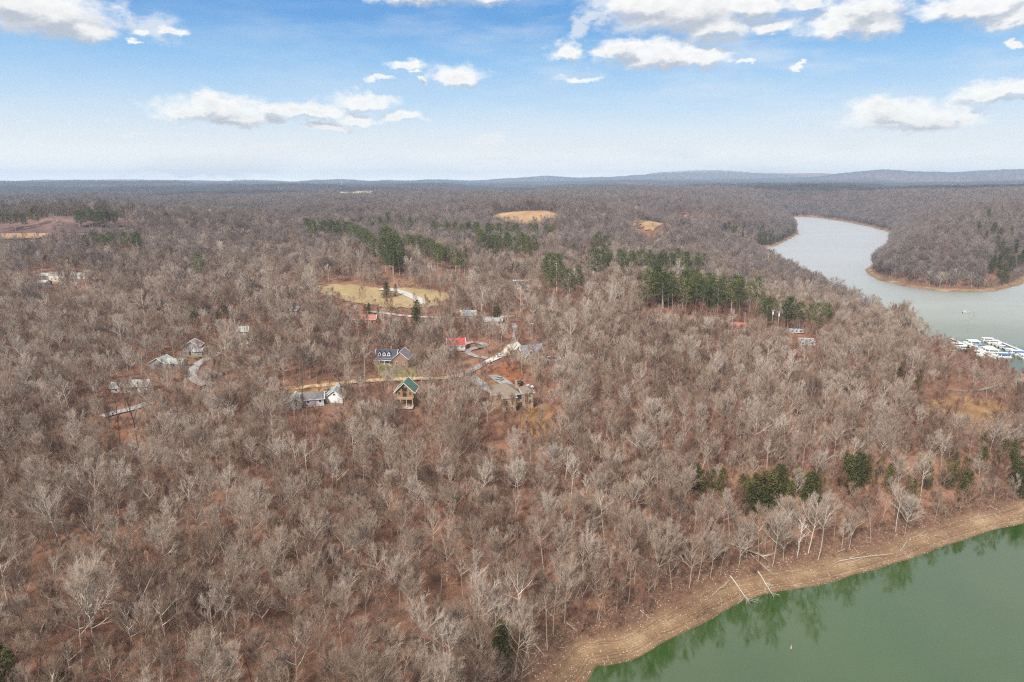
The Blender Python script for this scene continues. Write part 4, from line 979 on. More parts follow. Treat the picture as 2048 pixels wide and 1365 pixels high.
for k, (x, y, w, rm_, lb) in enumerate([(1163, 411, 17, 'whiteroof', 'far white-roofed house at the near end of the hilltop pasture'), (1181, 412, 13, 'greyroof', 'far dark-roofed house in the middle of the hilltop pasture'),
                                   (1207, 411, 20, 'palegreyroof', 'far long grey house at the other end of the hilltop pasture'), (1106, 414, 14, 'tanroof', 'far tan house beside the pale silo')]):
    small('farm_house', x, y, 0, w, 10, 6, 4, 'x', 'white', rm_, lb, rad=14, wins=2)
p = at(1133, 414); s = empty('silo', p); tag(s, 'pale silo standing by the far farm houses', 'silo'); MB().bar((0, 0, -2), (0, 0, 15), 2.2, 2.2, 14).build('tower', M['cream'], s); MB().bar((0, 0, 15), (0, 0, 17), 2.25, .3, 14).build('cap', M['whiteroof'], s)
for k, (x, y) in enumerate([(1592, 668), (1611, 687), (1614, 693)]):
    p = at(x, y); r = empty('camper', (p.x, p.y, p.z + .4), R(-10)); tag(r, ['white camper parked under trees beyond the poles', 'long white camper with flat roof, the farther of a pair', 'long white camper with flat roof, the nearer of a pair'][k], 'camper'); HOUSES.append((p.x, p.y, 6, .6))
    MB().box(-4.6, 4.6, -1.2, 1.2, .5, 2.6).build('body', M['greywall'], r); MB().box(-4.8, 4.8, -1.35, 1.35, 2.6, 2.9).build('roof', M['whiteroof'], r)
    for xx in (-2.8, 0, 2.6): MB().box(xx - .6, xx + .6, -1.27, -1.203, 1.3, 2.1).build('window', M['glass'], r)
    for xx in (-1, 1): MB().bar((xx, -1.25, .35), (xx, 1.25, .35), .38, n=12).build('wheel', M['black'], r)

# vehicles
def car(px, py, yaw, paint, label, cat='car', name='parked_car'):
    p = at(px, py); r = empty(name, (p.x, p.y, p.z + .75), R(yaw)); tag(r, label, cat); HOUSES.append((p.x, p.y, 4.5, .3))
    b = MB(); prof = [(-2.3, .35), (-2.35, .8), (-1.5, .98), (1.0, .98), (2.2, .85), (2.3, .4)]
    k = len(prof); pts = [(x, s * .9, z) for s in (-1, 1) for x, z in prof]
    b.poly(pts, [tuple(range(k))[::-1], tuple(range(k, 2 * k))] + [(i, (i + 1) % k, k + (i + 1) % k, k + i) for i in range(k)]); b.build('body', M[paint], r)
    c = MB(); prof = [(-1.9, .98), (-1.5, 1.5), (.3, 1.52), (1.1, .98)]; k = 4
    c.poly([(x, s * (.82 - .1 * (z > 1)), z) for s in (-1, 1) for x, z in prof], [(3, 2, 1, 0), (4, 5, 6, 7)] + [(i, (i + 1) % k, k + (i + 1) % k, k + i) for i in range(k)]); c.build('windows', M['glass'], r)
    MB().box(-1.45, .25, -.7, .7, 1.505, 1.56).build('roof', M[paint], r)
    for x in (-1.45, 1.45):
        for y in (-.82, .82):
            w = MB().bar((x, y - .12, .34), (x, y + .12, .34), .34, n=12).build('wheel', M['black'], r); MB().bar((x, y - .13, .34), (x, y + .13, .34), .18, n=8).build('rim', M['silver'], w)
    for y in (-.6, .6): MB().box(2.2, 2.33, y - .15, y + .15, .6, .75).build('headlight', M['white'], r)
    return r
car(1041, 771, 70, 'black', 'black car parked behind the tan three-storey house')
car(1058, 779, 15, 'white', 'white car parked past the end of the tan house')
car(655, 786, 80, 'silver', 'silver car on the drive between grey house and garage')
car(998, 762, 140, 'silver', 'silver car on the grey gravel drive above the tan house')
car(1000, 716, 20, 'white', 'white car on the concrete driveway below the cream garage')

# utility poles, tower, buoy, boat, cliff
def pole(px, py, H, label, arm=True, can=False, m='greytimber', name='utility_pole', group=None):
    p = at(px, py); r = empty(name, p); tag(r, label, 'utility pole', group); MB().bar((0, 0, -1), (0, 0, H), .17, .11, 7).build('pole', M[m], r)
    if arm:
        MB().box(-1.2, 1.2, -.12, .0, H - .9, H - .7).build('crossarm', M['greytimber'], r)
        for x in (-1.1, -.4, .4, 1.1): MB().bar((x, -.06, H - .7), (x, -.06, H - .45), .06, n=5).build('insulator', M['white'], r)
    if can: MB().bar((0, -.45, H - 3.6), (0, -.45, H - 1.6), .42, n=10).build('transformer', M['white'], r)
    AVOID.append((p.x, p.y, 5)); return r
pole(1542, 668, 17, 'utility pole with white transformer, first of the close pair', can=True)
pole(1554, 672, 17, 'utility pole with white transformer, second of the close pair', can=True)
pole(1488, 662, 13, 'plain pole beside the faded pink-red roof', arm=False)
pole(789, 588, 13, 'pale pole at the back edge of the golden pasture', arm=False, m='white')
pole(811, 617, 15, 'dark utility pole at the front of the golden pasture')
pole(738, 672, 16, 'pale pole in the wood below the faded red roof', arm=False)
pole(1064, 690, 14, 'utility pole beside the upper end of the lane', )
d = ray(683, 361); d = d / np.hypot(d[0], d[1]); x, y = d[0] * 5200, d[1] * 5200; z = float(hm(x, y))
r = empty('radio_tower', (x, y, z)); tag(r, 'thin lattice radio tower on the far horizon', 'tower'); Ht = 70
for k in range(3): a = k * 2.094; MB().bar((3 * math.cos(a), 3 * math.sin(a), -2), (.5 * math.cos(a), .5 * math.sin(a), Ht), .45, .3, 5).build('leg', M['steel'], r)
b = MB()
for i in range(14):
    z0, z1 = i * 5, i * 5 + 5; f = lambda z: 3 - 2.5 * z / Ht
    for k in range(3): a, c2 = k * 2.094, (k + 1) * 2.094; b.bar((f(z0) * math.cos(a), f(z0) * math.sin(a), z0), (f(z1) * math.cos(c2), f(z1) * math.sin(c2), z1), .18, n=4)
b.build('bracing', M['steel'], r)
p = flat(1582, 1298, ZW); r = empty('buoy', p); tag(r, 'small pale marker buoy floating on the green water', 'buoy')
MB().bar((0, 0, -.5), (0, 0, 1.0), .16, .13, 8).build('float', M['cream'], r); MB().bar((0, 0, 1.0), (0, 0, 1.3), .17, .10, 8).build('cap', M['pinkroof'], r)
bl = np.random.RandomState(3)
p = at(1455, 479, 6); r = empty('rock_cliff', (p.x, p.y, p.z - 2), 0); tag(r, 'pale rock face showing on the dark bluff', 'cliff'); HOUSES.append((p.x, p.y - 20, 22, .15))
for k in range(22):
    x = bl.uniform(-17, 17); w = bl.uniform(2, 5); hh = bl.uniform(7, 17) * (1 - (x / 26) ** 2); y = bl.uniform(-3, 2)
    V = np.array([(sx * w * bl.uniform(.7, 1), sy * w * .6 * bl.uniform(.7, 1), sz) for sz in (-8, hh * .5, hh) for sx, sy in ((-1, -1), (1, -1), (1, 1), (-1, 1))]); V[:, 0] += x; V[:, 1] += y; V[8:, :2] = V[8:, :2] * .97
    obj('rock', mesh_np('rock', V, [(0, 1, 5, 4), (1, 2, 6, 5), (2, 3, 7, 6), (3, 0, 4, 7), (4, 5, 9, 8), (5, 6, 10, 9), (6, 7, 11, 10), (7, 4, 8, 11), (8, 9, 10, 11)], M['rock']), r)

# ------------------------------------------------------------------ marina
A = flat(1990, 681, ZW); B = flat(2095, 724, ZW); ax = (B - A)[:2]; Lw = np.linalg.norm(ax); ax /= Lw
outw = np.array([-ax[1], ax[0]]);
if outw[1] < 0: outw = -outw
rotw = math.atan2(ax[1], ax[0])
def dock(name, x, y, rz, L, w, label):
    r = empty(name, (x, y, ZW), rz); tag(r, label, 'dock', 'floating docks of the marina')
    MB().box(0, L, -w / 2, w / 2, .45, .62).build('walkway', M['concrete'], r); MB().box(.2, L - .2, -w / 2 + .1, w / 2 - .1, -.3, .448).build('float', M['tealdock'], r)
    for k in range(int(L // 14) + 1): MB().bar((min(L - .3, .4 + k * 14), w / 2 + .15, -3), (min(L - .3, .4 + k * 14), w / 2 + .15, 2.4), .14, n=7).build('pile', M['greytimber'], r)
    return r
dock('marina_dock', A[0], A[1], rotw, Lw, 2.6, 'long pale walkway of the marina nearest the bank')
o2 = A[:2] + outw * 34; dock('marina_dock', o2[0], o2[1], rotw, Lw, 2.2, 'second marina walkway between the rows of boats')
g1 = flat(1958, 690, ZW); q = flat(1985, 694, ZW)
dock('gangway', q[0], q[1], rotw - 1.9, 14, 1.6, 'short gangway from the marina walkway to the bank')
def boat_a(cm):
    r = empty('houseboat', (0, 0, 0)); h = MB(); prof = [(-5.5, 1.7), (2.8, 1.8), (4.8, 1.2), (5.9, 0)]
    top = [(x, y) for x, y in prof] + [(x, -y) for x, y in prof[::-1][1:]]; k = len(top)
    h.poly([(x, y, 1.0 + (.35 if x > 4 else 0)) for x, y in top] + [(x * .93, y * .78, -.3) for x, y in top], [tuple(range(k))[::-1], tuple(range(k, 2 * k))] + [(i, (i + 1) % k, k + (i + 1) % k, k + i) for i in range(k)]); h.build('hull', M['white'], r)
    MB().box(-4.4, 2.4, -1.45, 1.45, 1.0, 2.7).build('cabin', M['white'], r); MB().box(-5.4, 3.1, -1.75, 1.75, 2.7, 2.9).build('canopy', M[cm], r)
    for s in (-1, 1): MB().box(-3.9, 1.9, s * 1.5 - .045, s * 1.5 + .045, 1.6, 2.3).build('window', M['glass'], r)
    MB().box(2.403, 2.46, -1.1, 1.1, 1.6, 2.3).build('windscreen', M['glass'], r); return r
def boat_b(cm):
    r = empty('motor_boat', (0, 0, 0)); h = MB(); prof = [(-3.8, 1.2), (1.0, 1.3), (2.8, .8), (4.0, 0)]
    top = [(x, y) for x, y in prof] + [(x, -y) for x, y in prof[::-1][1:]]; k = len(top)
    h.poly([(x, y, .85 + .06 * max(0, x)) for x, y in top] + [(x * .88, y * .65, -.3) for x, y in top], [tuple(range(k))[::-1], tuple(range(k, 2 * k))] + [(i, (i + 1) % k, k + (i + 1) % k, k + i) for i in range(k)]); h.build('hull', M['white'], r)
    MB().slab([(-3.4, -1.1, 2.0), (.8, -1.1, 2.1), (.8, 1.1, 2.1), (-3.4, 1.1, 2.0)], .18).build('canopy', M[cm], r)
    MB().poly([(1.0, -.9, .9), (1.0, .9, .9), (.5, .8, 1.7), (.5, -.8, 1.7), (1.1, -.9, .9), (1.1, .9, .9), (.6, .8, 1.7), (.6, -.8, 1.7)], [(0, 1, 2, 3), (7, 6, 5, 4), (0, 3, 7, 4), (1, 5, 6, 2), (3, 2, 6, 7)]).build('windscreen', M['glass'], r)
    for x in (-3.2, .6):
        for y in (-1.0, 1.0): MB().bar((x, y, .8), (x, y, 2.0), .04, n=4).build('post', M['steel'], r)
    MB().box(-4.2, -3.75, -.3, .3, .1, 1.3).build('motor', M['black'], r); return r
PROTO = [(boat_a('white'), 'white roofed houseboat in the marina rows', 'white houseboats in the marina', 'houseboat'), (boat_a('blue'), 'houseboat with a blue roof cover in the marina', 'blue roofed houseboats in the marina', 'houseboat'),
         (boat_b('white'), 'small motor boat under a white canopy in the marina', 'white covered motor boats', 'motor boat'), (boat_b('blue'), 'small motor boat under a blue canopy in the marina', 'blue covered motor boats', 'motor boat')]
used = [False] * 4
def copy_tree(o, parent=None):
    c = o.copy(); COL.objects.link(c)
    if parent: c.parent = parent
    for ch in list(o.children): copy_tree(ch, c)
    return c
rb = random.Random(4)
BOATS = {}
def put_boat(k, x, y, rz, label=None, group=None, cat=None):
    P_ = PROTO[k]; o = P_[0] if not used[k] else copy_tree(P_[0]); used[k] = True
    o.location = (x, y, ZW + .02); o.rotation_euler = (0, 0, rz); tag(o, label or P_[1], cat or P_[3], group or P_[2])
    if label:
        if 'group' in o: del o['group']
    return o
for row, (dist, side) in enumerate([(8.0, 1), (26.5, -1), (41.5, 1), (56, 1)]):
    s = 5 + row * 9
    while s < Lw - 4 - (10 if row == 3 else 0):
        if rb.random() < (.93 if row < 3 else .75) and s > (0 if row < 2 else -10):
            q = A[:2] + ax * s + outw * (dist + rb.uniform(-.8, .8)); k = rb.choices([0, 1, 2, 3], [5, 1.3 if row < 2 else .4, 4, 1.3 if row < 2 else .3])[0]
            o_ = put_boat(k, q[0], q[1], rotw + math.pi / 2 * side + rb.uniform(-.05, .05)); o_['label'] = PROTO[k][1].replace(' in the marina rows', '').replace(' in the marina', '').replace('small motor boat under a', 'motor boat under') + ', ' + ['marina row nearest bank', 'second marina row', 'third marina row', 'outermost marina row'][row]; BOATS.setdefault(o_['label'], []).append(o_)
        s += rb.uniform(4.4, 5.4)
for v_ in BOATS.values(): tell_apart(v_)
p = flat(1932, 626.5, ZW); put_boat(2, p[0], p[1], .2, 'lone small boat out on the open lake above the marina')

# ------------------------------------------------------------------ shore stones and driftwood
rng = np.random.RandomState(21)
N = 150000; x = rng.uniform(-60, 420, N); y = rng.uniform(60, 420, N); Zs, D, Da, Db = height(x, y)
dens = np.clip(fbm(x, y, 18, 3, 66) * 1.4 + .55, .05, 1) * np.where(D < 3, 1.0, .55)
ok = (Da > -.6) & (Da < 13) & (rng.rand(N) < dens); x, y, Zs = x[ok], y[ok], Zs[ok]; n = len(x)
octv = np.array([(1, 0, 0), (0, 1, 0), (-1, 0, 0), (0, -1, 0), (0, 0, .7), (0, 0, -.7)]); octf = np.array([(0, 1, 4), (1, 2, 4), (2, 3, 4), (3, 0, 4), (1, 0, 5), (2, 1, 5), (3, 2, 5), (0, 3, 5)])
sz = (.06 + .26 * rng.rand(n) ** 4 + np.where(rng.rand(n) < .012, .35 * rng.rand(n), 0))[:, None, None]
ang = rng.uniform(0, 6.28, n); ca, sa = np.cos(ang)[:, None], np.sin(ang)[:, None]
o3 = octv[None] * rng.uniform(.6, 1.3, (n, 6, 1)); V = np.stack([o3[..., 0] * ca - o3[..., 1] * sa, o3[..., 0] * sa + o3[..., 1] * ca, o3[..., 2]], -1) * sz
V += np.stack([x, y, Zs + .06 + .3 * sz[:, 0, 0]], -1)[:, None]
F = (octf[None] + (np.arange(n) * 6)[:, None, None]).reshape(-1, 3)
tag(obj('shore_stones', mesh_np('shore_stones', V.reshape(-1, 3), F, M['stone'])), 'pale stones scattered over the brown beach', 'stones', kind='stuff')

def log_mesh(seed, L, r, br, mname='driftwood'):
    rng = np.random.RandomState(seed); T = []
    pts, ds = curve_branch(rng, np.array([0, 0, 0.]), np.array([1., 0, 0.02]), L, r, r * .35, 6, 0, .05, T, 0)
    B_ = []
    for k in range(br):
        x = rng.uniform(2.2, 5.9); i = int(x); p = pts[i] + (pts[i + 1] - pts[i]) * (x - i); d = side_dir(rng, ds[i], rng.uniform(.4, 1.0)); d[2] = abs(d[2]) * .5 + .02
        q, e = curve_branch(rng, p, nrm(d), L * rng.uniform(.15, .35), r * .45, r * .12, 3, .1, .12, B_, 0)
        for j in range(3): y_ = rng.uniform(.8, 2.99); ii = int(y_); pp = q[ii] + (q[ii + 1] - q[ii]) * (y_ - ii); B_.append((*pp, *(pp + side_dir(rng, e[ii], .7) * L * rng.uniform(.05, .14)), r * .14, r * .05, 0))
    return segs_mesh('log', T, [M[mname]], sides=6), (segs_mesh('branch', B_, [M[mname]]) if B_ else None)
def log(px0, py0, px1, py1, r, br, label, seed, mname='driftwood', group=None, name='driftwood_log', lift=.3):
    a = at(px0, py0); b = at(px1, py1); d = b - a; L = d.length
    l, bb = log_mesh(seed, L, r, br, mname); o = empty(name, a + Vector((0, 0, lift))); o.rotation_euler = d.to_track_quat('X', 'Z').to_euler(); obj('log', l, o)
    if bb: obj('branch', bb, o)
    tag(o, label, 'driftwood' if name != 'fallen_tree' else 'fallen tree', group)
log(1460, 1155, 1508, 1214, .20, 9, 'bleached fallen tree whose forked top hangs into the green water', 1, name='fallen_tree', lift=.6)
log(1515, 1146, 1552, 1190, .20, 12, 'bleached fallen tree with bushy twigs at the waterline', 2, name='fallen_tree', lift=.6)
log(1455, 1092, 1530, 1122, .20, 8, 'long grey fallen tree leaning out of the wood above the stony beach', 3, name='fallen_tree', lift=1.2)
log(1500, 1112, 1545, 1150, .15, 9, 'fallen grey tree with tangled branches lying across the upper beach', 4, name='fallen_tree', lift=.8)
log(1424, 1193, 1452, 1173, .09, 4, 'thin pale stick lying by the rotten stump on the beach', 5)
log(1475, 1210, 1488, 1198, .08, 2, 'short pale stick at the water edge beside the forked fallen tree', 6)
log(1678, 1124, 1775, 1106, .14, 0, 'longest straight tan log lying along the beach', 7)
log(1692, 1128, 1740, 1117, .12, 0, 'straight tan log just below the longest log', 8)
log(1800, 1104, 1812, 1084, .12, 5, 'upright forked branch stuck on the beach', 9)
log(1700, 1118, 1712, 1112, .14, 0, 'short white log on the middle beach', 10)
log(1855, 1080, 1882, 1066, .11, 3, 'grey branch lying on the beach toward the far bend', 11)
log(1978, 1013, 2000, 1024, .15, 0, 'pale log at the wood edge near the far bend', 12)
log(1110, 1296, 1128, 1300, .12, 2, 'white stick on the beach above the cove', 13)
log(1068, 1290, 1090, 1312, .12, 3, 'grey stick half under the trees above the cove', 14)
log(1030, 1362, 1034, 1345, .11, 0, 'pale stake lying on the lowest beach', 15)
log(1130, 1245, 1150, 1258, .13, 3, 'white branch above the terraced bank of the cove', 16)
log(1690, 1100, 1672, 1112, .12, 4, 'pale forked branch near the white-barked tree', 17)
log(1840, 1075, 1862, 1070, .10, 2, 'thin stick near the undercut bank', 18)
log(1280, 1222, 1300, 1238, .12, 3, 'grey branch at the top of the terraced beach', 19)
log(1160, 1150, 1178, 1178, .22, 2, 'brown fallen trunk on the slope above the cove', 20, 'bark', name='fallen_tree', lift=.5)
log(865, 1298, 895, 1365, .22, 3, 'pale fallen trunk low on the hillside', 21, 'bark', name='fallen_tree', lift=1.5)
log(560, 1320, 585, 1330, .22, 4, 'fallen trunk at the foot of the hillside beside the green cedar', 22, 'bark', name='fallen_tree', lift=.6)

# ------------------------------------------------------------------ bare trees
def scatter(spacing, rmin, rmax, half, seed, jit=.85):
    rng = np.random.RandomState(seed); n = int(rmax / spacing) + 1
    i, j = np.meshgrid(np.arange(-n, n + 1), np.arange(0, n + 1)); x = (i + (rng.rand(*i.shape) - .5) * jit + .5 * (j % 2)).ravel() * spacing; y = (j + (rng.rand(*i.shape) - .5) * jit).ravel() * spacing
    r = np.hypot(x, y); b = np.arctan2(x, np.maximum(y, 1)); ok = (r > rmin) & (r <= rmax) & (np.abs(b) < half) & (y > 40)
    return x[ok], y[ok]
def clear_mask(x, y, dmin, rng, road_pad=2.5, low=False):
    d = bil(DD, x, y); keep = d > dmin + 3 * fbm(x, y, 12, 2, 17)
    for poly, kp in ZONES:
        if low and kp > .1: kp = .7
        keep &= ~(in_poly(x, y, poly) & (rng.rand(len(x)) > kp))
    for c, w in ROADS:
        x0, y0 = c.min(0) - 12; x1, y1 = c.max(0) + 12; s = np.nonzero((x > x0) & (x < x1) & (y > y0) & (y < y1) & keep)[0]
        if len(s):
            dm = np.min((x[s, None] - c[None, :, 0]) ** 2 + (y[s, None] - c[None, :, 1]) ** 2, 1); keep[s[dm < (w / 2 + road_pad) ** 2]] = False
            r_ = np.hypot(x[s], y[s])
            for kk in (5., 10., 15.):
                xa, ya = x[s] * (1 + kk / r_), y[s] * (1 + kk / r_); da_ = np.min((xa[:, None] - c[None, :, 0]) ** 2 + (ya[:, None] - c[None, :, 1]) ** 2, 1); keep[s[(da_ < 9) & (rng.rand(len(s)) < (.25 if low else .55))]] = False
    for hx, hy, rad, front in HOUSES:
        if low: rad *= .7; front = .8
        keep &= ~(np.hypot(x - hx, y - hy) < rad)
        v = np.array([hx, hy]); L = np.hypot(*v); v = v / L; t = (x - hx) * v[0] + (y - hy) * v[1]; s = np.abs(-(x - hx) * v[1] + (y - hy) * v[0])
        reach = max(20, min(130, 20 * L / 95)); keep &= ~((t < 0) & (t > -reach) & (s < rad * 1.05) & (rng.rand(len(x)) > front))
    for ax_, ay_, r_ in AVOID: keep &= ~(np.hypot(x - ax_, y - ay_) < r_)
    return keep
rng = np.random.RandomState(77)
x, y = scatter(5.1, 0, 1150, .92, 31); k = clear_mask(x, y, 8.6, rng) & (rng.rand(len(x)) < .93 * np.clip((1150 - np.hypot(x, y)) / 600, 0, 1)); x, y = x[k], y[k]; z = hm(x, y)
n = len(x); var = rng.randint(0, 16, n); var[(rng.rand(n) < .12)] = 5; scl = rng.uniform(.42, .78, n) * np.where(rng.rand(n) < .06, 1.3, 1); rz = rng.uniform(0, 6.28, n); tx, ty = rng.normal(0, .05, n), rng.normal(0, .05, n)
edge = bil(DD, x, y) < 26; scl[edge] *= 1.3
def front_of(x, y, poly, reach):
    r = np.hypot(x, y); ux, uy = x / r, y / r; hit = np.zeros(len(x), bool)
    for k in np.linspace(3, reach, 10): hit |= in_poly(x + ux * k, y + uy * k, poly)
    return hit
def thin_front(x, y, s, rng):
    keep = np.ones(len(x), bool)
    for poly, reach, kp in FRONT:
        c = poly.mean(0); rr = np.max(np.hypot(*(poly - c).T)) + reach; near = np.hypot(x - c[0], y - c[1]) < rr
        i = np.nonzero(near)[0]; h = i[front_of(x[i], y[i], poly, reach)]
        s[h] *= .55; keep[h[rng.rand(len(h)) > kp]] = False
    for ax_, ay_, r_ in AVOID:
        v = np.array([ax_, ay_]); L = np.hypot(*v); v /= L; t = (x - ax_) * v[0] + (y - ay_) * v[1]; q = np.abs(-(x - ax_) * v[1] + (y - ay_) * v[0])
        if L < 190: continue
        h = np.nonzero((t < 0) & (t > -min(70, .07 * L)) & (q < 5))[0]
        s[h] *= .62 if L > 380 else .86
    return keep
FRONT.append((np.array([A[:2] - ax * 12, B[:2], B[:2] + outw * 60, A[:2] - ax * 12 + outw * 60]), 190, .35))
kf = thin_front(x, y, scl, rng); x, y, z, var, scl, rz, tx, ty = (q[kf] for q in (x, y, z, var, scl, rz, tx, ty))
# special single trees
def single(px, py, kw, seed, label, bark='bark', twig='twig', sc=1, tilt=(0, 0)):
    p = at(px, py); T, C = bare_tree(seed, **kw); r = place_tree('bare_tree', (segs_mesh('trunk', T, [M[bark]], sides=5), segs_mesh('crown', [(*c[:8], 0) for c in C], [M[twig]])), p, 0, sc, label, 'tree', tilt=tilt)
    global x, y, z, var, scl, rz, tx, ty
    k = np.hypot(x - p.x, y - p.y) > 4.5; x, y, z, var, scl, rz, tx, ty = (q[k] for q in (x, y, z, var, scl, rz, tx, ty))
single(1594, 1117, dict(H=15, base=.35, spread=3.2, limbs=10, subs=4, tw=3, twigs=2), 901, 'white-barked bare tree standing alone on the edge of the stony beach', 'bark_white', 'bark_white')
single(192, 1312, dict(H=29, base=.42, spread=8.5, limbs=15, fork=True, subs=8), 902, 'great spreading grey tree with pale trunk low on the left hillside')
single(240, 893, dict(H=21, base=.35, spread=3.6, limbs=9, subs=4, tw=3, twigs=2, thick=1.5), 903, 'thick black-trunked tree below the gravel track', 'bark_dark', 'bark_dark')
single(277, 905, dict(H=25, base=.45, spread=3.6, limbs=10, subs=4, tw=3, twigs=2, thick=1.3), 904, 'tall black-trunked tree on the orange clearing', 'bark_dark', 'bark_dark')
single(222, 880, dict(H=17, base=.4, spread=2.6, limbs=7, subs=4, tw=3, twigs=2), 905, 'slim black-trunked tree beside the gravel track', 'bark_dark', 'bark_dark')
single(606, 822, dict(H=21, base=.5, spread=3.6, limbs=9, subs=4, tw=3, twigs=2, thick=1.2), 906, 'black-trunked tree before the pale grey house', 'bark_dark', 'bark_dark')
single(687, 812, dict(H=24, base=.45, spread=4.5, limbs=9, subs=5, tw=3, twigs=3, thick=1.3), 907, 'tall black-trunked tree at the corner of the white garage', 'bark_dark', 'twig')
single(1080, 882, dict(H=16, base=.3, spread=4.0, limbs=8, subs=5, tw=3, twigs=3), 908, 'dark bare tree alone at the foot of the ochre yard', 'bark_dark', 'twig')
single(805, 772, dict(H=13, base=.3, spread=3.8, limbs=8, subs=5, tw=3, twigs=3), 909, 'bare tree standing on the winter lawn by the road', 'bark_dark', 'twig')
single(1940, 655, dict(H=14, base=.3, spread=5, limbs=9, subs=5, tw=4, twigs=3), 910, 'bare tree leaning over the water at the marina end', 'bark', 'twig')
px_, py_, f_ = project(np.stack([x, y, z + 12], -1)); vis = (px_ > -25) & (px_ < 2073) & (py_ < 1395) & (py_ > 0) & (y > 60)
order = np.argsort(np.where(vis, np.sqrt(x * x + y * y + (z - 100) ** 2), 1e9))[:285]
indiv = np.zeros(len(x), bool); indiv[order] = True
dsh = bil(DD, x, y); BYLAB = {}
for i in order:
    bx, by = px_[i], py_[i]; look = LOOK[var[i]]
    if dsh[i] < 30: reg = 'at the wood edge above the cove' if bx < 1240 else 'at the wood edge above the terraced beach' if bx < 1430 else 'at the wood edge near the fallen trees' if bx < 1640 else 'at the wood edge along the far stony beach'
    elif bx < 420: reg = 'in the bottom corner of the wood' if by > 1200 else 'on the left hillside below the clearing'
    elif bx < 800: reg = 'low on the slope beside the green cedars' if by > 1180 else 'on the hillside below the grey house'
    elif bx < 1200: reg = 'on the lower slope above the cove' if by > 1150 else 'on the hillside below the ochre yard'
    elif bx < 1600: reg = 'on the lake slope under the cedar clump'
    else: reg = 'on the steep lake slope by the tall cedars'
    t_ = place_tree('bare_tree', TREE_ME[var[i]], (x[i], y[i], z[i]), rz[i], scl[i], '%s bare tree %s' % (look, reg), 'tree', '%s trees %s' % (look, reg), tilt=(tx[i], ty[i]))
    BYLAB.setdefault(t_['label'], []).append(t_)
for v_ in BYLAB.values(): tell_apart(v_)

def gn_scatter(name, P3, idx, rot, sc, coll, label, cat):
    me = bpy.data.meshes.new(name); me.vertices.add(len(P3)); me.vertices.foreach_set('co', np.asarray(P3, np.float32).ravel())
    for nm, ty_, data in (('idx', 'INT', idx), ('sc', 'FLOAT', sc)):
        a = me.attributes.new(nm, ty_, 'POINT'); a.data.foreach_set('value', np.asarray(data, np.int32 if ty_ == 'INT' else np.float32))
    a = me.attributes.new('rot', 'FLOAT_VECTOR', 'POINT'); a.data.foreach_set('vector', np.asarray(rot, np.float32).ravel())
    me.update()
    ng = bpy.data.node_groups.new(name, 'GeometryNodeTree'); ng.interface.new_socket('Geometry', in_out='INPUT', socket_type='NodeSocketGeometry'); ng.interface.new_socket('Geometry', in_out='OUTPUT', socket_type='NodeSocketGeometry')
    N_ = ng.nodes; Lk = ng.links; gi = N_.new('NodeGroupInput'); go = N_.new('NodeGroupOutput'); ip = N_.new('GeometryNodeInstanceOnPoints'); ci = N_.new('GeometryNodeCollectionInfo')
    ci.inputs['Collection'].default_value = coll; ci.inputs['Separate Children'].default_value = True; ci.inputs['Reset Children'].default_value = True; ci.transform_space = 'ORIGINAL'
    Lk.new(gi.outputs[0], ip.inputs['Points']); Lk.new(ci.outputs[0], ip.inputs['Instance']); ip.inputs['Pick Instance'].default_value = True
    for nm, ty_, sock in (('idx', 'INT', 'Instance Index'), ('rot', 'FLOAT_VECTOR', 'Rotation'), ('sc', 'FLOAT', 'Scale')):
        na = N_.new('GeometryNodeInputNamedAttribute'); na.data_type = ty_; na.inputs['Name'].default_value = nm
        out = [o for o in na.outputs if o.enabled][0]; Lk.new(out, ip.inputs[sock])
    Lk.new(ip.outputs[0], go.inputs[0])
    o = obj(name, me); md = o.modifiers.new('scatter', 'NODES'); md.node_group = ng
    return tag(o, label, cat, kind='stuff')
m = ~indiv
gn_scatter('bare_forest', np.stack([x, y, z], -1)[m], var[m], np.stack([tx, ty, rz], -1)[m], scl[m], SRC, 'bare grey-brown winter wood covering the hillside round the houses', 'forest')
xm, ym = scatter(6.0, 540, 3000, .80, 32); xe, ye = scatter(5.0, 720, 3000, .80, 39); k = (bil(DD, xe, ye) < 55) & (bil(DD, xe, ye) > 5); xm = np.concatenate([xm, xe[k]]); ym = np.concatenate([ym, ye[k]]); k = clear_mask(xm, ym, 7.5, rng) & (rng.rand(len(xm)) < np.clip((np.hypot(xm, ym) - 540) / 560, 0, 1)); xm, ym = xm[k], ym[k]; sm = rng.uniform(.58, .98, len(xm)); k = thin_front(xm, ym, sm, rng); xm, ym, sm = xm[k], ym[k], sm[k]; nm_ = len(xm)
gn_scatter('middle_forest', np.stack([xm, ym, hm(xm, ym)], -1), rng.randint(0, 8, nm_), np.stack([rng.normal(0, .04, nm_), rng.normal(0, .04, nm_), rng.uniform(0, 6.28, nm_)], -1), sm, SRC_MID, 'bare winter wood on the plateau and far lake banks', 'forest')
xf, yf = scatter(29, 2950, 7000, .76, 33); xg, yg = scatter(55, 7000, 13800, .74, 34)
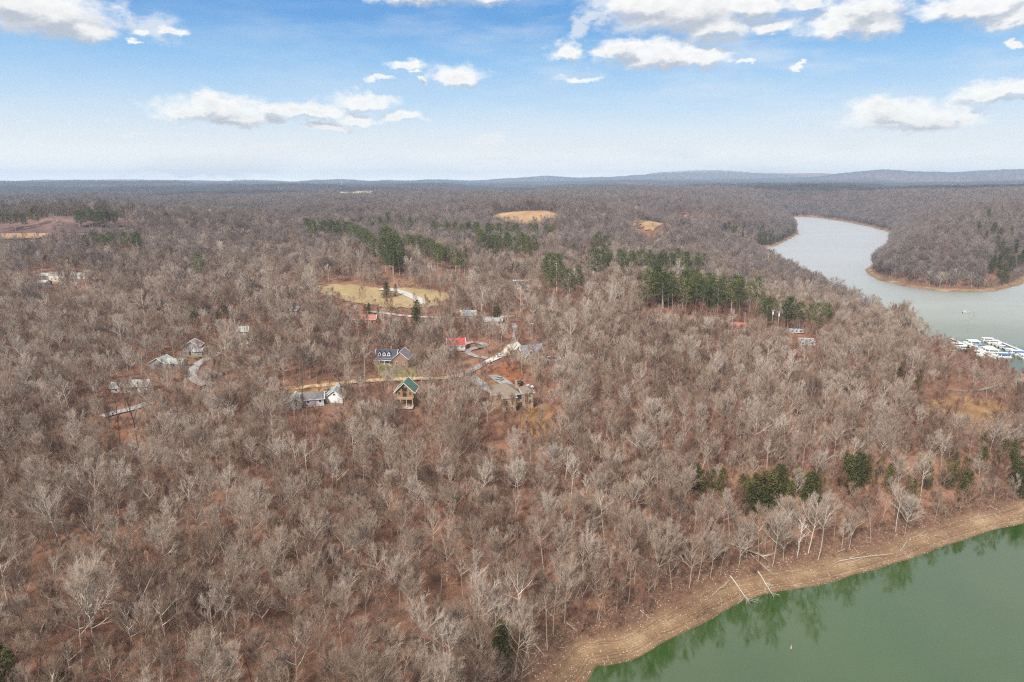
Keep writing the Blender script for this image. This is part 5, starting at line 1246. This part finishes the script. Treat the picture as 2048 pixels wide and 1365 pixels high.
k = clear_mask(xf, yf, 20, rng); xf, yf = xf[k], yf[k]; sf = np.concatenate([rng.uniform(.85, 1.15, len(xf)), rng.uniform(1.3, 1.6, len(xg))]); xf = np.concatenate([xf, xg]); yf = np.concatenate([yf, yg]); nf = len(xf)
e = 12.; gx = (hm(xf + e, yf) - hm(xf - e, yf)) / (2 * e); gy = (hm(xf, yf + e) - hm(xf, yf - e)) / (2 * e)
gn_scatter('far_forest', np.stack([xf, yf, hm(xf, yf) - 1], -1), rng.randint(0, 6, nf), np.stack([np.arctan(gy), -np.arctan(gx), np.zeros(nf)], -1), sf, SRC_FAR, 'far woodland fading to blue along the horizon', 'forest')
xs_, ys_ = scatter(3.1, 0, 560, .92, 35); k = clear_mask(xs_, ys_, 7.8, rng, 1.0, True) & (fbm(xs_, ys_, 30, 3, 88) + rng.rand(len(xs_)) * .8 > .25); xs_, ys_ = xs_[k], ys_[k]; ns = len(xs_)
gn_scatter('undergrowth', np.stack([xs_, ys_, hm(xs_, ys_)], -1), np.where(rng.rand(ns) < .22, rng.randint(0, 4, ns), rng.randint(4, 9, ns)), np.stack([np.zeros(ns), np.zeros(ns), rng.uniform(0, 6.28, ns)], -1), rng.uniform(.6, 1.35, ns), SRC_SHRUB, 'brown twiggy brush under the bare trees', 'undergrowth')

# ------------------------------------------------------------------ air
HZTOP = max(140., float(ZZ.max()) + 36.)
print('top', HZTOP)
hb = MB().box(-15500, 15500, -1100, 15400, -37.5, HZTOP)
hz = bpy.data.materials.new('haze'); hz.use_nodes = True; nt = hz.node_tree; nt.nodes.clear(); g = G(nt)
pv = g.n('ShaderNodeVolumePrincipled'); om = g.n('ShaderNodeOutputMaterial'); g.put(om.inputs['Volume'], pv.outputs[0])
pv.inputs['Color'].default_value = (.60, .775, 1.0, 1); pv.inputs['Density'].default_value = .000084; pv.inputs['Anisotropy'].default_value = .1
tag(hb.build('haze', hz), 'pale blue winter haze over the woods', 'haze', kind='stuff')
print('counts', len(x), nm_, nf, ns, n)
